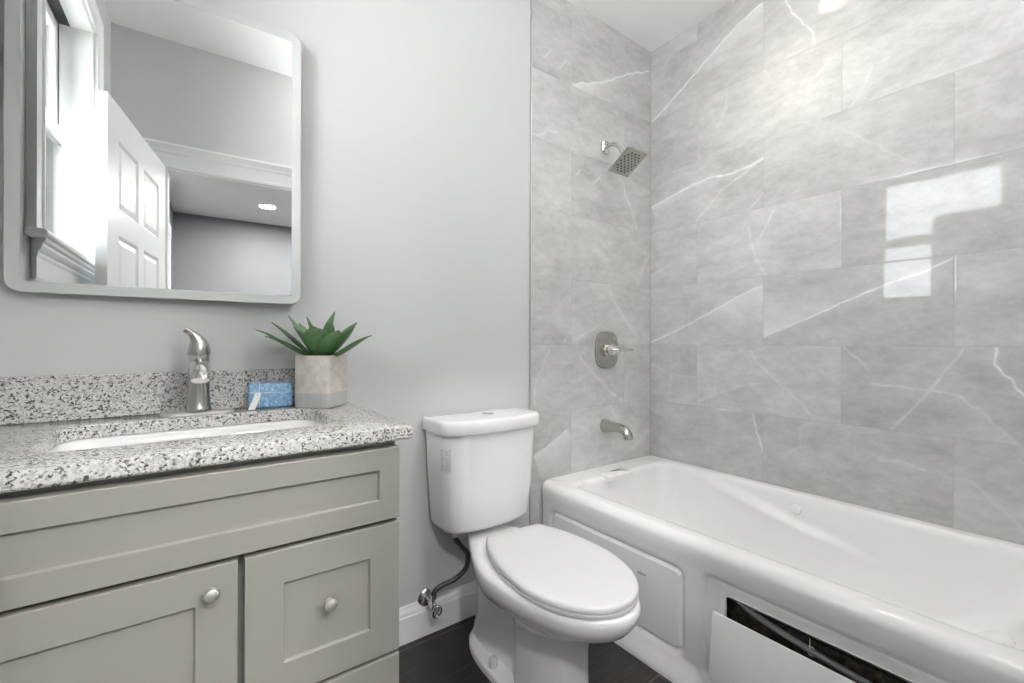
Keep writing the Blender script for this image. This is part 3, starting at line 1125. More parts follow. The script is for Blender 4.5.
# right recess around the access opening
s2 = rr_sdf(Yg, Zg, .045, .765, .062, .386, .030)
D += .007 * sstep(.008, -.008, s2)
s3 = rr_sdf(Yg, Zg, .075, .729, .072, .375, .012)
D += .0030 * np.exp(-((s3) / .0028) ** 2)
# toe flare and soft swell below the rim
D -= .024 * sstep(.085, .0, Zg) ** 1.0
D += .004 * sstep(RZ - .046, RZ - .10, Zg) * 1.0 - .004
# rounded end against the shower wall
Xg = TX0 + D
Xg += .020 * sstep(TY1 - .016, TY1, Yg) ** 2
keep = rr_sdf(Yg, Zg, *HOLE, .014) > .0004
ny, nz = len(ys), len(zs_)
sv = np.stack([Xg, Yg, Zg], -1).reshape(-1, 3)
kf = keep.reshape(-1)
hc_y = (ys[:-1] + ys[1:]) / 2
hc_z = (zs_[:-1] + zs_[1:]) / 2
Yc, Zc = np.meshgrid(hc_y, hc_z)
inside = rr_sdf(Yc, Zc, *HOLE, .014) < 0
fs = []
for k in range(nz - 1):
    for i in range(ny - 1):
        if not inside[k, i]:
            a = k * ny + i
            fs.append((a, a + 1, a + ny + 1, a + ny))
sh.add(sv, fs)
# inner return of the opening, to give the skirt its thickness
hr = rrect((HOLE[0] + HOLE[1]) / 2, (HOLE[2] + HOLE[3]) / 2, (HOLE[1] - HOLE[0]) / 2, (HOLE[3] - HOLE[2]) / 2, .014, 6, 12)
sh.loft([[(x, y, z) for y, z in hr] for x in (TX0 + .0042, TX0 + .012)], False, False)
tub_shell = sh.build('shell', M['acrylic'], tub, smooth=50, fixn=False)
# the space behind the skirt
MB().box(1.355, 1.37, .05, 1.50, .0, .30).build('backing_board', M['board'], tub, smooth=0)
MB().box(TX0 + .02, 1.354, .05, 1.50, .0, .012).build('subfloor', M['dark'], tub, smooth=0)
hp = catmull([(1.330, .72, .352), (1.325, .63, .318), (1.322, .52, .298), (1.322, .40, .284), (1.325, .28, .268), (1.33, .15, .240)], 12)
hose = MB().tube(hp, .0085, 14).build('hose', M['greyhose'], tub)
ti = MB()
ti.tube([(1.322, .478 + .0095 * math.cos(a), .2915 + .0115 * math.sin(a)) for a in [2 * PI * k / 20 for k in range(21)]], .0016, 8)
ti.tube([(1.313, .478, .300), (1.311, .477, .330)], .0013, 8)
ti.build('cable_tie', M['tie'], hose)
# deck overflow with its dark slot
ov = MB()
op = rrect(1.662, 1.420, .082, .034, .014, 6, 6)
op2 = rrect(1.662, 1.420, .077, .029, .011, 6, 6)
ov.loft([[(x, y, RZ - .016) for x, y in op], [(x, y, RZ + .003) for x, y in op], [(x, y, RZ + .007) for x, y in op2]])
ovo = ov.build('overflow_cover', M['acrylic'], tub)
sl_ = [(x, y, RZ + .0072) for x, y in rrect(1.678, 1.440, .030, .0045, .004, 5, 3)]
MB().loft([sl_, [(x, y, z + .0006) for x, y, z in sl_]]).build('slot', M['dark'], ovo)
# round air button on the long wall, drain cover, back jet cover
def disc(px, nrm, r, h, name, mat, parent, ring=False):
    q = Vector(nrm).normalized().to_track_quat('Z', 'Y').to_matrix().to_4x4()
    mt = Matrix.Translation(px) @ q
    return MB().lathe([(.0005, -.004), (r, -.004), (r, h * .4), (r * .9, h * .85), (r * .6, h), (.0005, h * 1.04)], 32, mt).build(name, mat, parent)
disc((2.026, .79, .414), (-1, 0, .12), .022, .017, 'air_button', M['acrylic'], tub)
disc((1.715, 1.20, BZ + .002), (0, 0, 1), .034, .008, 'drain', M['chrome'], tub)
disc((1.655, .188, .342), (-.02, .42, 1), .036, .014, 'jet_cover', M['panel'], tub)
lg = MB()
for k, (wy, hz_) in enumerate(((.006, .008), (.004, .011), (.005, .008), (.007, .006))):
    lg.box(TX0 + .0008, TX0 + .0040, 1.012 - k * .0085 - wy, 1.012 - k * .0085, .285 - hz_ / 2, .285 + hz_ / 2)
lg.build('maker_mark', M['palemark'], tub, smooth=0)['label'] = 'small pale grey maker mark'

# loose access panel leaning in front of the opening
apn = thing('access_panel', 'flat white access panel slid down below the dark opening in the tub skirt', 'panel', (1.282, .40, 0))
pm = MB()
bm = bmesh.new()
pr_ = rrect(.40, .146, .3275, .1435, .006, 4, 3)
xt = lambda z: 1.2575 + (z - .0025) * .089
pm.loft([[(xt(z) + dx, y, z) for y, z in pr_] for dx in (.0062, .0012)] + [[(xt(z), .40 + (y - .40) * .995, .146 + (z - .146) * .99) for y, z in pr_]])
pm.build('plate', M['panel'], apn)
MB().box(1.2635, 1.266, .12, .68, .004, .0075).build('bottom_edge', M['panel'], apn, smooth=0)

# ------------------------------------------------------------------ toilet
TXc = .937
toi = thing('toilet', 'white two piece toilet with closed lid between the vanity and the tub', 'toilet', (TXc, 1.15, 0))


def bowl_ring(z, yf, yb, wf, wm, wb, e=1.0, step=0, n=120):
    pts = []
    for k in range(n):
        ph = 2 * PI * k / n
        t = (1 - math.cos(ph)) / 2           # 0 front, 1 back
        def mix(t):
            if step:
                return wf + (wm - wf) * sstep(.33, .43, t) + (wb - wm) * sstep(.55, .9, t)
            if t < .5:
                q = sstep(.0, .5, t)
                return wf + (wm - wf) * q
            q = sstep(.5, .95, t)
            return wm + (wb - wm) * q
        sx = abs(math.sin(ph)) ** e * (1 if math.sin(ph) >= 0 else -1)
        pts.append((TXc + mix(t) * sx, yf + (yb - yf) * t, z))
    return pts


bowl = MB()
lv = [
    (.0, .915, 1.45, .112, .132, .140, .70), (.020, .915, 1.45, .112, .132, .140, .70), (.027, .920, 1.445, .109, .126, .134, .70),
    (.031, .935, 1.455, .108, .078, .100, .62, 1), (.09, .938, 1.45, .108, .064, .082, .62, 1), (.17, .940, 1.45, .109, .062, .082, .62, 1),
    (.225, .930, 1.455, .116, .070, .086, .64, 1), (.255, .905, 1.46, .130, .094, .095, .70, 1), (.276, .862, 1.47, .150, .140, .108, .85),
    (.296, .812, 1.49, .168, .168, .108, .93), (.318, .776, 1.50, .182, .185, .112, .96), (.342, .757, 1.505, .191, .195, .130, .97),
    (.364, .750, 1.508, .193, .197, .133, .97), (.376, .752, 1.507, .191, .195, .132, .97), (.383, .758, 1.503, .186, .190, .128, .97),
    (.385, .772, 1.49, .172, .176, .118, .97),
]
bowl.loft([bowl_ring(*a) for a in lv])
bowl.build('bowl', M['china'], toi, smooth=60)
for sx in (-1, 1):
    MB().lathe([(.015, .0275), (.015, .047), (.011, .056), (.004, .059), (.0005, .0595)], 20, Matrix.Translation((TXc + sx * .108, 1.225, 0))).build('bolt_cap', M['seat'], toi)


def egg(z, yt, w, yc, Lf, Lb, yback, n=60, inset=0.0, flat=.62):
    """Seat outline: elliptical nose, sides easing to a straight back edge."""
    pts = []
    yt += inset
    Lf2 = yc - yt
    w = w - inset
    yb = yback - inset
    for k in range(n + 1):               # left side back -> front -> right side back
        a = -PI / 2 + PI * k / n
        pts.append((TXc + w * math.sin(a), yc - Lf2 * math.cos(a), z))
    wb = w * math.sqrt(max(0, 1 - ((yb - yc) / Lb) ** 2))
    side = []
    m = 10
    for k in range(1, m + 1):
        y = yc + (yb - yc) * k / m
        side.append((w * math.sqrt(max(0, 1 - ((y - yc) / Lb) ** 2)), y))
    for x, y in side:
        pts.append((TXc + x, y, z))
    for q in (.6, .2, -.2, -.6):
        pts.append((TXc + wb * q, yb, z))
    for x, y in reversed(side):
        pts.append((TXc - x, y, z))
    ca, sa = math.cos(math.radians(-4.5)), math.sin(math.radians(-4.5))      # the seat sits a little askew on its hinges
    return [(TXc + .008 + (x - TXc) * ca - (y - 1.02) * sa, 1.02 + (x - TXc) * sa + (y - 1.02) * ca, zz) for x, y, zz in pts]


E = dict(yt=.762, w=.181, yc=1.015, Lf=0, Lb=.362, yback=1.308)
seat = MB()
seat.loft([egg(0.3865, inset=.006, **E), egg(0.3885, inset=.001, **E), egg(0.3960, inset=.0, **E), egg(0.3985, inset=.004, **E)])
seat.build('seat', M['seat'], toi, smooth=50)
lid = MB()
lid.loft([egg(0.4005, inset=.004, **E), egg(0.4025, inset=.0, **E), egg(0.4120, inset=.0, **E), egg(0.4165, inset=.004, **E), egg(0.4185, inset=.012, **E), egg(0.4200, inset=.05, **E)])
lid.build('seat_lid', M['seat'], toi, smooth=50)
for sx in (-1, 1):
    MB().box(TXc + .02 + sx * .062 - .018, TXc + .02 + sx * .062 + .018, 1.262, 1.300, .3852, .3985, .004, 2).build('hinge', M['seat'], toi)


def tank_side(s, w, yf, yb, bow):
    """Left half of the tank plan: s 0..1 side, 1..2 rounded corner, 2..3 bowed front to the middle."""
    rx, ry = .075, .060
    fx = 1 - rx / w
    yc_ = yf + bow * fx ** 2 + ry
    if s <= 1:
        return (-w, yb + (yc_ - yb) * s)
    if s <= 2:
        a = (s - 1) * PI / 2
        x = -w + rx - rx * math.cos(a)
        return (x, yc_ - ry * math.sin(a) - 0 * a)
    x = (-w + rx) * (3 - s)
    return (x, yf + bow * (x / w) ** 2)


def tank_ring(z, w, yf, yb, bow):
    ss = [k / 4 for k in range(4)] + [1 + k / 14 for k in range(14)] + [2 + k / 10 for k in range(11)]
    left = [tank_side(q, w, yf, yb, bow) for q in ss]
    pts = [(TXc + x, y, z) for x, y in left] + [(TXc - x, y, z) for x, y in left[-2::-1]]
    for q in (.5, 0, -.5):
        pts.append((TXc + w * q, yb, z))
    return pts


TB = YP - .022
tank = MB()
TLV = [(.404, .150, 1.42, TB - .03, .03), (.408, .168, 1.385, TB - .010, .034), (.417, .179, 1.366, TB - .003, .036), (.432, .186, 1.357, TB, .036),
       (.52, .192, 1.352, TB, .038), (.64, .201, 1.347, TB, .038), (.760, .206, 1.342, TB, .038), (.7682, .206, 1.342, TB, .038)]
tank.loft([tank_ring(*a) for a in TLV])
tank_o = tank.build('tank', M['china'], toi, smooth=55)
tlid = MB()
ll = [(.7685, .211, 1.336, TB + .002, .036), (.7705, .2155, 1.328, TB + .004, .037), (.775, .2175, 1.325, TB + .006, .037), (.809, .2175, 1.325, TB + .006, .037),
      (.8145, .2155, 1.328, TB + .005, .037), (.8178, .2105, 1.334, TB + .001, .037), (.8188, .198, 1.35, TB - .02, .036)]
tlid.loft([tank_ring(*a) for a in ll])
tlo = tlid.build('tank_lid', M['china'], toi, smooth=55)
fb_ = MB().lathe([(.0005, .8175), (.024, .8175), (.024, .8200), (.022, .8208), (.0005, .8210)], 32, Matrix.Translation((TXc + .015, 1.452, 0)))
fb = fb_.build('flush_button', M['chrome'], toi)
MB().box(TXc + .0142, TXc + .0158, 1.431, 1.473, .8208, .8214).build('button_gap', M['dark'], fb, smooth=0)


# paper sticker wrapped on the tank's front left corner
def tank_at(s, z, off):
    q = np.array([a[0] for a in TLV])
    v = [float(np.interp(z, q, [a[i] for a in TLV])) for i in range(1, 5)]
    x, y = tank_side(s, *v)
    x2, y2 = tank_side(s + .02, *v)
    n = Vector((-(y - y2), -(x2 - x), 0)).normalized()
    if n.x > 0:
        n = -n
    return (TXc + x + n.x * off, y + n.y * off, z)


stk = MB()
sq_ = [1.02 + .46 * k / 8 for k in range(9)]
g0 = [[tank_at(q, z, off) for q in sq_] for off in (.0004, .0009) for z in (.640, .722)]
stk.loft([g0[0] + g0[1][::-1], g0[2] + g0[3][::-1]])
so = stk.build('sticker', M['paper'], tank_o, smooth=30)
pk = MB()
rs = random.Random(3)
for k in range(20):
    z = .714 - (k // 2) * .0072
    a0 = 1.05 + .20 * (k % 2) + rs.uniform(0, .05)
    a1 = a0 + rs.uniform(.06, .14)
    row = [a0 + (a1 - a0) * q / 3 for q in range(4)]
    f0 = [tank_at(q, z - .0008, .0011) for q in row] + [tank_at(q, z + .0008, .0011) for q in row][::-1]
    f1 = [tank_at(q, z - .0008, .0014) for q in row] + [tank_at(q, z + .0008, .0014) for q in row][::-1]
    pk.loft([f0, f1])
pk.build('fine_print', M['ink'], so, smooth=0)

# water supply: wall stop valve with braided hose up to the tank
ws = thing('water_supply_valve', 'chrome stop valve with dark braided hose rising to the toilet tank', 'valve', (.745, YP - .03, .105))
ey = YP - .0145
rotY = Matrix.Rotation(PI / 2, 4, 'X')
MB().lathe([(.008, .0), (.034, .0), (.034, .004), (.027, .012), (.012, .016), (.0005, .016)], 32, Matrix.Translation((.742, YP - .0005, .135)) @ rotY).build('escutcheon', M['nickel2'], ws)
vb = MB()
vb.tube([(.742, YP - .012, .135), (.742, YP - .072, .135)], [.009, .0105], 16)
vb.tube([(.742, YP - .062, .118), (.742, YP - .062, .158)], .0095, 16)
vb.tube([(.742, YP - .062, .156), (.742, YP - .062, .172)], [.011, .011], 6)
vb.build('valve_body', M['chrome'], ws)
hd_ = MB()
hm = Matrix.Translation((.744, YP - .072, .1275)) @ Matrix.Rotation(math.radians(105), 4, 'X')
hd_.tube([tuple(hm @ Vector((0, 0, .0))), tuple(hm @ Vector((0, 0, .016)))], .006, 14)
rim_ = [tuple(hm @ Vector((.017 * math.cos(2 * PI * k / 40), .023 * math.sin(2 * PI * k / 40), .018))) for k in range(41)]
hd_.tube(rim_, .0042, 10)
for a in range(3):
    b_ = PI * a / 3
    hd_.tube([tuple(hm @ Vector((.017 * math.cos(b_ + s), .023 * math.sin(b_ + s), .018))) for s in (0, PI)], .0032, 8)
hd_.build('handle', M['chrome'], ws)
hpts = catmull([(.742, YP - .062, .165), (.748, YP - .064, .185), (.775, YP - .070, .200), (.825, YP - .078, .212), (.868, YP - .084, .245), (.872, YP - .085, .295), (.850, YP - .082, .325), (.828, YP - .080, .355), (.822, YP - .080, .372)], 9)
MB().tube(hpts, .0092, 14).build('braided_hose', M['braid'], ws)
MB().tube([(.822, YP - .080, .370), (.822, YP - .080, .4035)], [.012, .014], 8).build('coupling_nut', M['seat'], ws)['label'] = 'white plastic coupling nut'

# ------------------------------------------------------------------ vanity
VX0, VX1, VY, CZ = XL + .003, .437, .974, .900
CT = .030
cab = thing('vanity_cabinet', 'warm grey shaker vanity cabinet with door and drawers under the granite top', 'cabinet', ((VX0 + .405) / 2, 1.26, 0))
CX0, CX1, CF = XL + .006, .402, .992      # box front at CF, doors stand proud to CF-.018
cb = MB()
zc1 = CZ - CT - .0005
cb.box(CX0, CX0 + .018, CF + .013, YP - .016, .10, zc1).box(CX1 - .018, CX1, CF + .013, YP - .016, .10, zc1)      # sides
cb.box(CX0 + .018, CX1 - .018, YP - .024, YP - .016, .10, zc1)                                                    # back
cb.box(CX0 + .018, CX1 - .018, CF + .013, YP - .024, .10, .118)                                                   # bottom
cb.box(CX0 + .018, CX1 - .018, CF + .013, CF + .033, .118, zc1)                                                   # face frame
cb.box(CX0 + .002, CX1 - .002, CF + .06, YP - .018, 0, .10)
cb.build('box', M['cabshade'], cab, smooth=20)


def shaker(x0, x1, z0, z1, rail, y=CF - .0185, th=.0312):
    bm = bmesh.new()
    vs = [bm.verts.new(p) for p in ((x0, y, z0), (x1, y, z0), (x1, y, z1), (x0, y, z1))]
    f = bm.faces.new(vs)
    bm.normal_update()
    if f.normal.y > 0:
        f.normal_flip()
    back = [bm.verts.new((v.co.x, y + th, v.co.z)) for v in vs]
    for i in range(4):
        j = (i + 1) % 4
        bm.faces.new((vs[i], back[i], back[j], vs[j]))
    bm.faces.new(list(back))
    bmesh.ops.recalc_face_normals(bm, faces=bm.faces)
    oe = [e for e in f.edges]
    bmesh.ops.inset_individual(bm, faces=[f], thickness=rail, depth=0, use_even_offset=True)
    bmesh.ops.inset_individual(bm, faces=[f], thickness=.0016, depth=-.0015, use_even_offset=True)
    bmesh.ops.inset_individual(bm, faces=[f], thickness=.0012, depth=-.0060, use_even_offset=True)
    ed = [e for e in bm.edges if all(abs(v.co.y - y) < 1e-6 and (abs(v.co.x - x0) < 1e-6 or abs(v.co.x - x1) < 1e-6 or abs(v.co.z - z0) < 1e-6 or abs(v.co.z - z1) < 1e-6) for v in e.verts)
          and len(e.link_faces) == 2]
    bmesh.ops.bevel(bm, geom=ed, offset=.0018, segments=2, profile=.5, affect='EDGES')
    mb = MB()
    mb.addbm(bm)
    return mb


def cab_knob(x, z, parent):
    mt = Matrix.Translation((x, CF - .0185, z)) @ Matrix.Rotation(PI / 2, 4, 'X')
    MB().lathe([(.0005, .0002), (.007, .0002), (.0066, .003), (.005, .006), (.0048, .010), (.0085, .0135), (.0122, .0165), (.0126, .0190), (.0110, .0222), (.0063, .0242), (.0005, .0248)], 28, mt).build('knob', M['satin'], parent)


YQ = CF - .0185
shaker(CX0 + .002, CX1 - .001, .696, .856, .046).build('false_front', M['cabinet'], cab, smooth=20)
d1 = shaker(CX0 + .002, .0855, .115, .687, .064).build('door', M['cabinet'], cab, smooth=20)
cab_knob(.0445, .644, d1)
d2 = shaker(.0965, CX1 - .001, .397, .687, .066).build('drawer', M['cabinet'], cab, smooth=20)
cab_knob(.2475, .557, d2)
d3 = shaker(.0965, CX1 - .001, .115, .388, .066).build('drawer', M['cabinet'], cab, smooth=20)
cab_knob(.2475, .262, d3)

# countertop with an undermount cut-out
ct = MB()
SX, SY, SHX, SHY, SR = .045, 1.262, .262, .155, .055
NC2, NS2 = 10, 14
hole = rrect(SX, SY, SHX, SHY, SR, NC2, NS2)
def outer_pts(inset):
    return rrect((VX0 + VX1) / 2, (VY + YP - .003) / 2, (VX1 - VX0) / 2 - inset, (YP - .003 - VY) / 2 - inset, .012, NC2, NS2)
def holed(inset):
    return rrect(SX, SY, SHX + inset, SHY + inset, SR + inset, NC2, NS2)
rings = [[(x, y, CZ - CT) for x, y in holed(0)], [(x, y, CZ - .003) for x, y in holed(0)], [(x, y, CZ) for x, y in holed(.003)],
         [(x, y, CZ) for x, y in outer_pts(.004)], [(x, y, CZ - .0015) for x, y in outer_pts(.0012)], [(x, y, CZ - .005) for x, y in outer_pts(0)],
         [(x, y, CZ - CT + .004) for x, y in outer_pts(0)], [(x, y, CZ - CT) for x, y in outer_pts(.003)], [(x, y, CZ - CT) for x, y in holed(0)]]
ct.loft(rings, False, False)
top = ct.build('countertop', M['granite'], smooth=30)
tag(top, 'speckled white and grey granite countertop with a sink cut-out, on the vanity', 'countertop')
bs = MB().box(VX0, .4395, 1.5262, YP - .002, CZ + .0003, CZ + .110, .002).build('backsplash', M['granite'], smooth=20)
tag(bs, 'low speckled granite backsplash strip on the wall behind the faucet', 'backsplash')

# undermount sink
sk = MB()
def sring(e, z, r):
    return [(x, y, z) for x, y in rrect(SX, SY, SHX + e, SHY + e, r, NC2, NS2)]
zt = CZ - CT - .0006
sk.loft([sring(.03, zt, .08), sring(.004, zt, .058), sring(-.002, zt - .004, .056), sring(-.008, zt - .03, .056), sring(-.016, zt - .09, .06), sring(-.03, zt - .120, .07), sring(-.06, zt - .134, .07), sring(-.12, zt - .138, .03),
         sring(-.12, zt - .150, .03), sring(-.05, zt - .146, .08), sring(-.006, zt - .10, .07), sring(.010, zt - .014, .06), sring(.03, zt - .012, .08)], True, True)
sk.f = [f for f in sk.f if len(f) == 4]
n_ = len(sring(0, 0, .05))
sk.f.append(tuple(range(7 * n_, 8 * n_)))
sk.f.append(tuple(range(9 * n_ - 1, 8 * n_ - 1, -1)))
sk.f = [f for f in sk.f if not (len(f) == 4 and min(f) >= 7 * n_ and max(f) < 9 * n_ and False)]
sink = thing('sink_basin', 'white rectangular undermount sink below the granite cut-out', 'sink', (SX, SY, zt - .15))
sk.build('basin', M['sinkwhite'], sink, smooth=50)
disc((SX, SY + .03, zt - .1375), (0, 0, 1), .028, .003, 'drain', M['nickel'], sink)

# ------------------------------------------------------------------ faucet
FX, FY = .038, 1.468
fz = CZ + .0005
fau = thing('sink_faucet', 'brushed nickel single handle faucet standing at the back of the granite top', 'faucet', (FX, FY, CZ))
bp_ = MB()
pl = lambda e, z: [(x, y, z) for x, y in rrect(FX, FY, .083 + e, .0275 + e, .0275 + e, 14, 10)]
bp_.loft([pl(0, fz), pl(0, fz + .004), pl(-.002, fz + .0065), pl(-.006, fz + .0075), pl(-.014, fz + .0078)])
bp_.build('base_plate', M['satin'], fau)
MB().lathe([(.030, .0078), (.031, .011), (.0290, .018), (.0262, .032), (.0248, .06), (.0243, .095), (.0245, .106), (.0005, .106)], 36, Matrix.Translation((FX, FY, CZ))).build('body', M['nickel'], fau)
# spout leaves the upper body towards the basin
sp = MB()
spts = [(FX, FY + .004, CZ + .128), (FX, FY - .022, CZ + .131), (FX, FY - .050, CZ + .130), (FX, FY - .080, CZ + .122), (FX, FY - .104, CZ + .108), (FX, FY - .114, CZ + .097)]
sp.tube(catmull(spts, 6), [(.0225 - .003 * k / 30, .0215 - .009 * k / 30) for k in range(31)], 28)
sp.build('spout', M['nickel2'], fau)
MB().lathe([(.0245, .1065), (.0247, .110), (.0250, .154), (.0258, .158), (.0005, .158)], 36, Matrix.Translation((FX, FY, CZ))).build('collar', M['nickel2'], fau)
# handle: dome swept into a raised lever pointing left and forward
hl = MB()
rg = []
prof_h = [(.0, .1585, .0262, .0262), (.0, .164, .0264, .0264), (.0008, .174, .0252, .0256), (.0010, .184, .0226, .0236), (-.0010, .194, .0190, .0208), (-.0052, .203, .0150, .0178),
          (-.0105, .210, .0118, .0152), (-.0160, .2155, .0096, .0132), (-.0215, .2200, .0086, .0120), (-.0270, .2235, .0084, .0116), (-.0310, .2255, .0082, .0112)]
for i, (o, z, ra, rb) in enumerate(prof_h):
    tlt = max(0.0, (i - 3) / 7.0) * 0.95
    ring = []
    for k in range(28):
        a = 2 * PI * k / 28
        lx = ra * math.cos(a)
        ring.append((FX + o + lx * math.cos(tlt), FY - .35 * abs(o) + rb * math.sin(a), CZ + z + lx * math.sin(tlt) * 1.0))
    rg.append(ring)
hl.loft(rg)
hl.build('handle', M['nickel'], fau, smooth=45)

# ------------------------------------------------------------------ soap bar with tag
soap = thing('soap_bar', 'blue speckled soap bar tied with string and a white paper tag, on the granite', 'soap', (.214, 1.497, CZ), math.radians(-4))
SM = root_world(soap)
b0 = MB().box(-.058, .058, -.014, .014, .0006, .0730, .006, 3)
b0.v = [tuple(SM @ Vector(p)) for p in b0.v]
b0.build('bar', M['soap'], soap)
st_ = MB()
st_.tube([tuple(SM @ Vector((x, y, .0445 + dz))) for x, y, dz in ((-.0592, -.0152, .002), (0, -.0152, 0), (.0592, -.0152, -.001), (.0592, .0152, 0), (-.0592, .0152, 0), (-.0592, -.0152, .002))], .0009, 8)
st_.tube([tuple(SM @ Vector((-.030, y, z))) for y, z in ((-.0152, .001), (-.0152, .0742), (.0152, .0742))], .0008, 8)
st_.build('string', M['paper'], soap)
tg = MB()
tp = []
for off in (0, .0008):
    row = []
    for k in range(9):
        t = k / 8
        cx_ = -.034 - .017 * t ** 1.3
        cy_ = -.0168 - .022 * t ** 1.4
        cz_ = .0445 - .0435 * t
        row.append((cx_, cy_ - off, cz_))
    tp.append(row)
for off, row in enumerate(tp):
    pass
rr_ = []
for k in range(9):
    a, b_ = tp[0][k], tp[1][k]
    w_ = .0085
    rr_.append([tuple(SM @ Vector((a[0] - w_, a[1], a[2] + .0008))), tuple(SM @ Vector((a[0] + w_, a[1], a[2] + .0008))), tuple(SM @ Vector((b_[0] + w_, b_[1], b_[2]))), tuple(SM @ Vector((b_[0] - w_, b_[1], b_[2])))])
tg.loft(rr_)
tag_o = tg.build('paper_tag', M['paper'], soap, smooth=0)
tag_o['label'] = 'white paper tag'
ey_ = MB()
ey_.lathe([(.0005, 0), (.0018, 0), (.0018, .0008), (.0005, .0008)], 12, SM @ Matrix.Translation((-.0345, -.0178, .0395)) @ rotY)
ey_.build('eyelet', M['dark'], tag_o)

# ------------------------------------------------------------------ potted succulent
PXc, PYc, PH = .343, 1.437, .1535
pot_a = math.radians(44)
pot = thing('potted_succulent', 'green agave-like succulent in a square two tone concrete pot on the granite counter', 'plant', (PXc, PYc, CZ), pot_a)
PM = root_world(pot)
hw = .0535
pp = MB()
def sq(h, z, r=.003):
    return [tuple(PM @ Vector((x, y, z))) for x, y in rrect(0, 0, h, h, r, 4, 3)]
pp.loft([sq(hw - .002, .0006), sq(hw, .0025), sq(hw, PH - .0015), sq(hw - .0015, PH), sq(hw - .009, PH), sq(hw - .010, PH - .02), sq(hw - .010, PH - .022)])
pp.build('pot', M['concrete'], pot, smooth=30)
so_ = MB()
so_.loft([sq(hw - .0105, PH - .0225), sq(hw - .0105, PH - .016), sq(hw - .03, PH - .010)])
so_.build('soil', M['soil'], pot)
Rv, Fv = Vector((cY, -sY, 0)), Vector((sY, cY, 0))


def leaf_mesh(base, tip, width, bow, droop, thick=.004, fold=.25, face=None):
    """Curved, pointed blade with a shallow channel."""
    base, tip = Vector(base), Vector(tip)
    d = tip - base
    L = d.length
    hor = Vector((d.x, d.y, 0))
    if hor.length < 1e-4:
        hor = Vector((0, -1, 0))
    side = Vector((0, 0, 1)).cross(hor).normalized()
    if face is not None:
        side = (Vector(face) - d.normalized() * Vector(face).dot(d.normalized())).cross(d).normalized()
    n = 16
    rings, al = [], []
    m = 7
    up0 = side.cross(d.normalized())
    if up0.z < 0:
        up0 = -up0
    for i in range(n + 1):
        t = i / n
        w = width * (.42 + .58 * math.sin(PI / 2 * min(1, t / .48)) ** 1.5) + .0004
        if t > .48:
            w *= max(.03, 1 - ((t - .48) / .52) ** 1.9)
        c = base + d * t + up0 * (-bow * math.sin(PI * t) * L + droop * t * t * L * 0)
        c.z += droop * L * (t ** 2 - t ** 3.2)
        th = thick * (1 - .7 * t) + .0006
        top_, bot = [], []
        for k in range(m):
            s = -1 + 2 * k / (m - 1)
            off = fold * w * (abs(s) ** 1.6)
            p = c + side * (w * s) + up0 * off
            top_.append(p + up0 * (th * .25 * (1 - s * s)))
            bot.append(p - up0 * (th * (1 - s * s) + .0003))
        rings.append(top_ + bot[::-1])
        al += [t] * (2 * m)
    mb = MB()
    mb.loft(rings)
    return mb, al


base_c = Vector((PXc, PYc, CZ + PH - .014))
# (right, forward, up) of the tip from the crown, half width, bow, droop
LV = [
    (-.170, -.055, .090, .0165, .06, .34), (-.136, -.030, .112, .0200, .05, .26), (-.096, -.010, .133, .0165, .02, .08), (-.125, -.085, .070, .0250, .05, .34),
    (-.036, -.020, .128, .0330, .00, .05), (.040, -.005, .146, .0240, -.03, .0), (.118, -.035, .112, .0250, .06, .26), (.166, -.050, .074, .0165, .07, .30),
    (.014, -.090, .098, .0340, .02, .30), (.078, -.070, .088, .0260, .05, .35), (.012, .045, .120, .0230, .0, .1), (-.085, .030, .112, .0230, .03, .15),
    (.082, .020, .106, .0230, .03, .15), (-.055, -.062, .098, .0250, .02, .2),
]
for i, (r_, f_, u_, w_, bo, dr) in enumerate(LV):
    hr_ = Vector(Rv * r_ + Fv * f_)
    st0 = base_c + hr_.normalized() * .010 + Vector((0, 0, .002))
    tip = base_c + hr_ + Vector((0, 0, u_))
    if tip.y > 1.535:
        tip.y = 1.535
    mb, al = leaf_mesh(st0, tip, w_ * 1.18, bo, dr)
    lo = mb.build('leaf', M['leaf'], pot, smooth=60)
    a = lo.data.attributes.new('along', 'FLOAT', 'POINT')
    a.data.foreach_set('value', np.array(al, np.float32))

# ------------------------------------------------------------------ mirror
MY = 1.514
mir = thing('wall_mirror', 'large rectangular mirror with rounded corners and a frosted edge, on the wall above the vanity', 'mirror', (0, MY, 1.62), math.radians(-1.2))
MMx = root_world(mir)
mx0, mx1, mz0, mz1 = -.330, .2975, 1.2085, 2.0395
mc = ((mx0 + mx1) / 2, (mz0 + mz1) / 2)
def mring(e, y, r):
    return [tuple(MMx @ Vector((x, y, z - 1.62))) for x, z in rrect(mc[0], mc[1], (mx1 - mx0) / 2 - e, (mz1 - mz0) / 2 - e, r, 10, 6)]
MB().loft([mring(.030, .006, .02), mring(.030, .0275, .02)]).build('backing_frame', M['alu'], mir)
gl = MB()
gl.loft([mring(.0262, .0002, .0015), mring(.0262, .0050, .0015)])
gl.build('glass', M['glass'], mir, smooth=10)
fr = MB()
fr.loft([mring(.0262, 0.0, .0015), mring(.0012, 0.0, .031), mring(0, .0012, .032), mring(0, .0050, .032), mring(.0262, .0050, .0015)], False, False)
fr.build('frosted_edge', M['frost'], mir, smooth=20)

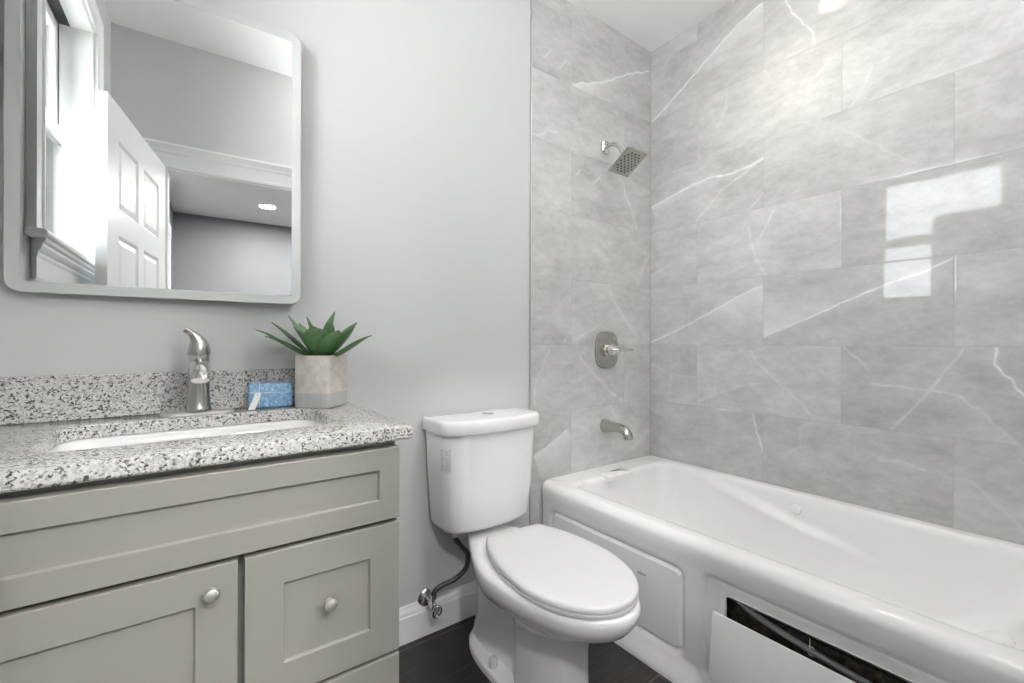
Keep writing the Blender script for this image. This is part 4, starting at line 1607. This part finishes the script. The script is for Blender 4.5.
# ------------------------------------------------------------------ shower fittings
SFX, SFZ = 1.712, 2.074
shw = thing('overhead_shower', 'brushed nickel square shower head on a bent arm, high on the grey tile', 'shower head', (SFX, YB, SFZ))
rotW = Matrix.Translation((SFX, YB - .0006, SFZ)) @ Matrix.Rotation(PI / 2, 4, 'X')
fl_ = MB()
fq = lambda e, z: [tuple(rotW @ Vector((x, y, z))) for x, y in rrect(0, 0, .027 - e, .033 - e, .016 - e * .5, 8, 4)]
fl_.loft([fq(0, 0), fq(0, .006), fq(.003, .011), fq(.012, .015)])
fl_.build('flange', M['nickel2'], shw)
arm = catmull([(SFX, YB - .010, SFZ), (SFX, YB - .040, SFZ + .002), (SFX, YB - .072, SFZ - .010), (SFX, YB - .100, SFZ - .040), (SFX, YB - .118, SFZ - .070)], 8)
MB().tube(arm, .0095, 18).build('arm', M['nickel2'], shw)
hc0 = Vector((SFX, 1.397, 1.953))
tiltm = Matrix.Translation(hc0) @ Matrix.Rotation(math.radians(-32), 4, 'X')
# ball joint from the arm end to the back of the head
bj = MB()
e0 = Vector(arm[-1])
nb = (tiltm.to_3x3() @ Vector((0, 0, 1))).normalized()
pb = hc0 + nb * .011
bj.tube([e0 + (e0 - pb) * .05, e0.lerp(pb, .25), e0.lerp(pb, .5), e0.lerp(pb, .8), pb], [.013, .016, .0135, .019, .024], 22)
bj.build('swivel_joint', M['nickel2'], shw)
hdm = MB()
hq = lambda e, z, r: [tuple(tiltm @ Vector((x, y, z))) for x, y in rrect(0, 0, .070 - e, .070 - e, r, 5, 4)]
hdm.loft([hq(.002, -.004, .004), hq(0, -.002, .005), hq(0, .003, .005), hq(.003, .006, .004), hq(.030, .011, .012), hq(.045, .014, .012)])
hd_o = hdm.build('head', M['nickel'], shw)
nz_ = MB()
for i in range(9):
    for k in range(9):
        x, y = (i - 4) * .0125, (k - 4) * .0125
        if (i + k) % 2 == 0 and max(abs(i - 4), abs(k - 4)) <= 4 and not (abs(i - 4) == 4 and abs(k - 4) == 4):
            nz_.lathe([(.0005, -.0062), (.0032, -.0060), (.0042, -.0042), (.0005, -.0040)], 10, tiltm @ Matrix.Translation((x, y, 0)))
nzo = nz_.build('nozzles', M['dark'], hd_o)
nzo['kind'] = 'stuff'

vlv = thing('shower_valve', 'brushed nickel shower valve with lever handle midway up the grey tile', 'shower valve', (1.727, YB, 1.056))
rotV = Matrix.Translation((1.727, YB - .0006, 1.056)) @ Matrix.Rotation(PI / 2, 4, 'X')
def vring(s, z):
    pts = []
    for k in range(56):
        a = 2 * PI * k / 56
        c_, s_ = math.cos(a), math.sin(a)
        pts.append(tuple(rotV @ Vector((.083 * s * math.copysign(abs(c_) ** .62, c_), .092 * s * math.copysign(abs(s_) ** .72, s_), z))))
    return pts
MB().loft([vring(1.0, 0), vring(1.0, .004), vring(.975, .009), vring(.90, .012), vring(.84, .0125), vring(.80, .0095), vring(.74, .0105), vring(.4, .0125)]).build('plate', M['nickel'], vlv)
MB().lathe([(.031, .0127), (.030, .020), (.025, .023), (.025, .029), (.031, .032), (.0315, .040), (.027, .054), (.019, .070), (.012, .086), (.0095, .092), (.0005, .093)], 32, rotV).build('hub', M['nickel2'], vlv)
lvp = catmull([(1.727, YB - .070, 1.056), (1.734, YB - .095, 1.057), (1.742, YB - .122, 1.059), (1.748, YB - .146, 1.060)], 6)
MB().tube(lvp, [(.0105 - .0035 * min(1, k / 14), .0088 - .0028 * min(1, k / 14)) for k in range(len(lvp))], 16).build('lever', M['nickel2'], vlv)

spt = thing('tub_spout', 'brushed nickel tub spout on the grey tile above the bathtub deck', 'spout', (1.715, YB, 0.6820))
s0 = catmull([(1.715, YB - .0006, 0.6790), (1.715, YB - .012, 0.6790), (1.715, YB - .050, 0.6780), (1.715, YB - .090, 0.6780), (1.715, YB - .120, 0.6740), (1.715, YB - .141, 0.6630), (1.715, YB - .1495, 0.6490), (1.715, YB - .1505, 0.6340)], 6)
nn = len(s0)
rad = []
for k in range(nn):
    t = k / (nn - 1)
    a = .033 - .010 * sstep(0, .45, t)
    rad.append((a + .002 * sstep(.5, 1, t), a - .003 * sstep(.5, 1.0, t)))
MB().tube(s0, rad, 30).build('body', M['nickel'], spt)
MB().tube([(1.715, YB - .1505, 0.6338), (1.715, YB - .1505, 0.6325)], [.0175, .0165], 24).build('outlet', M['dark'], spt)

bpy.context.view_layer.update()
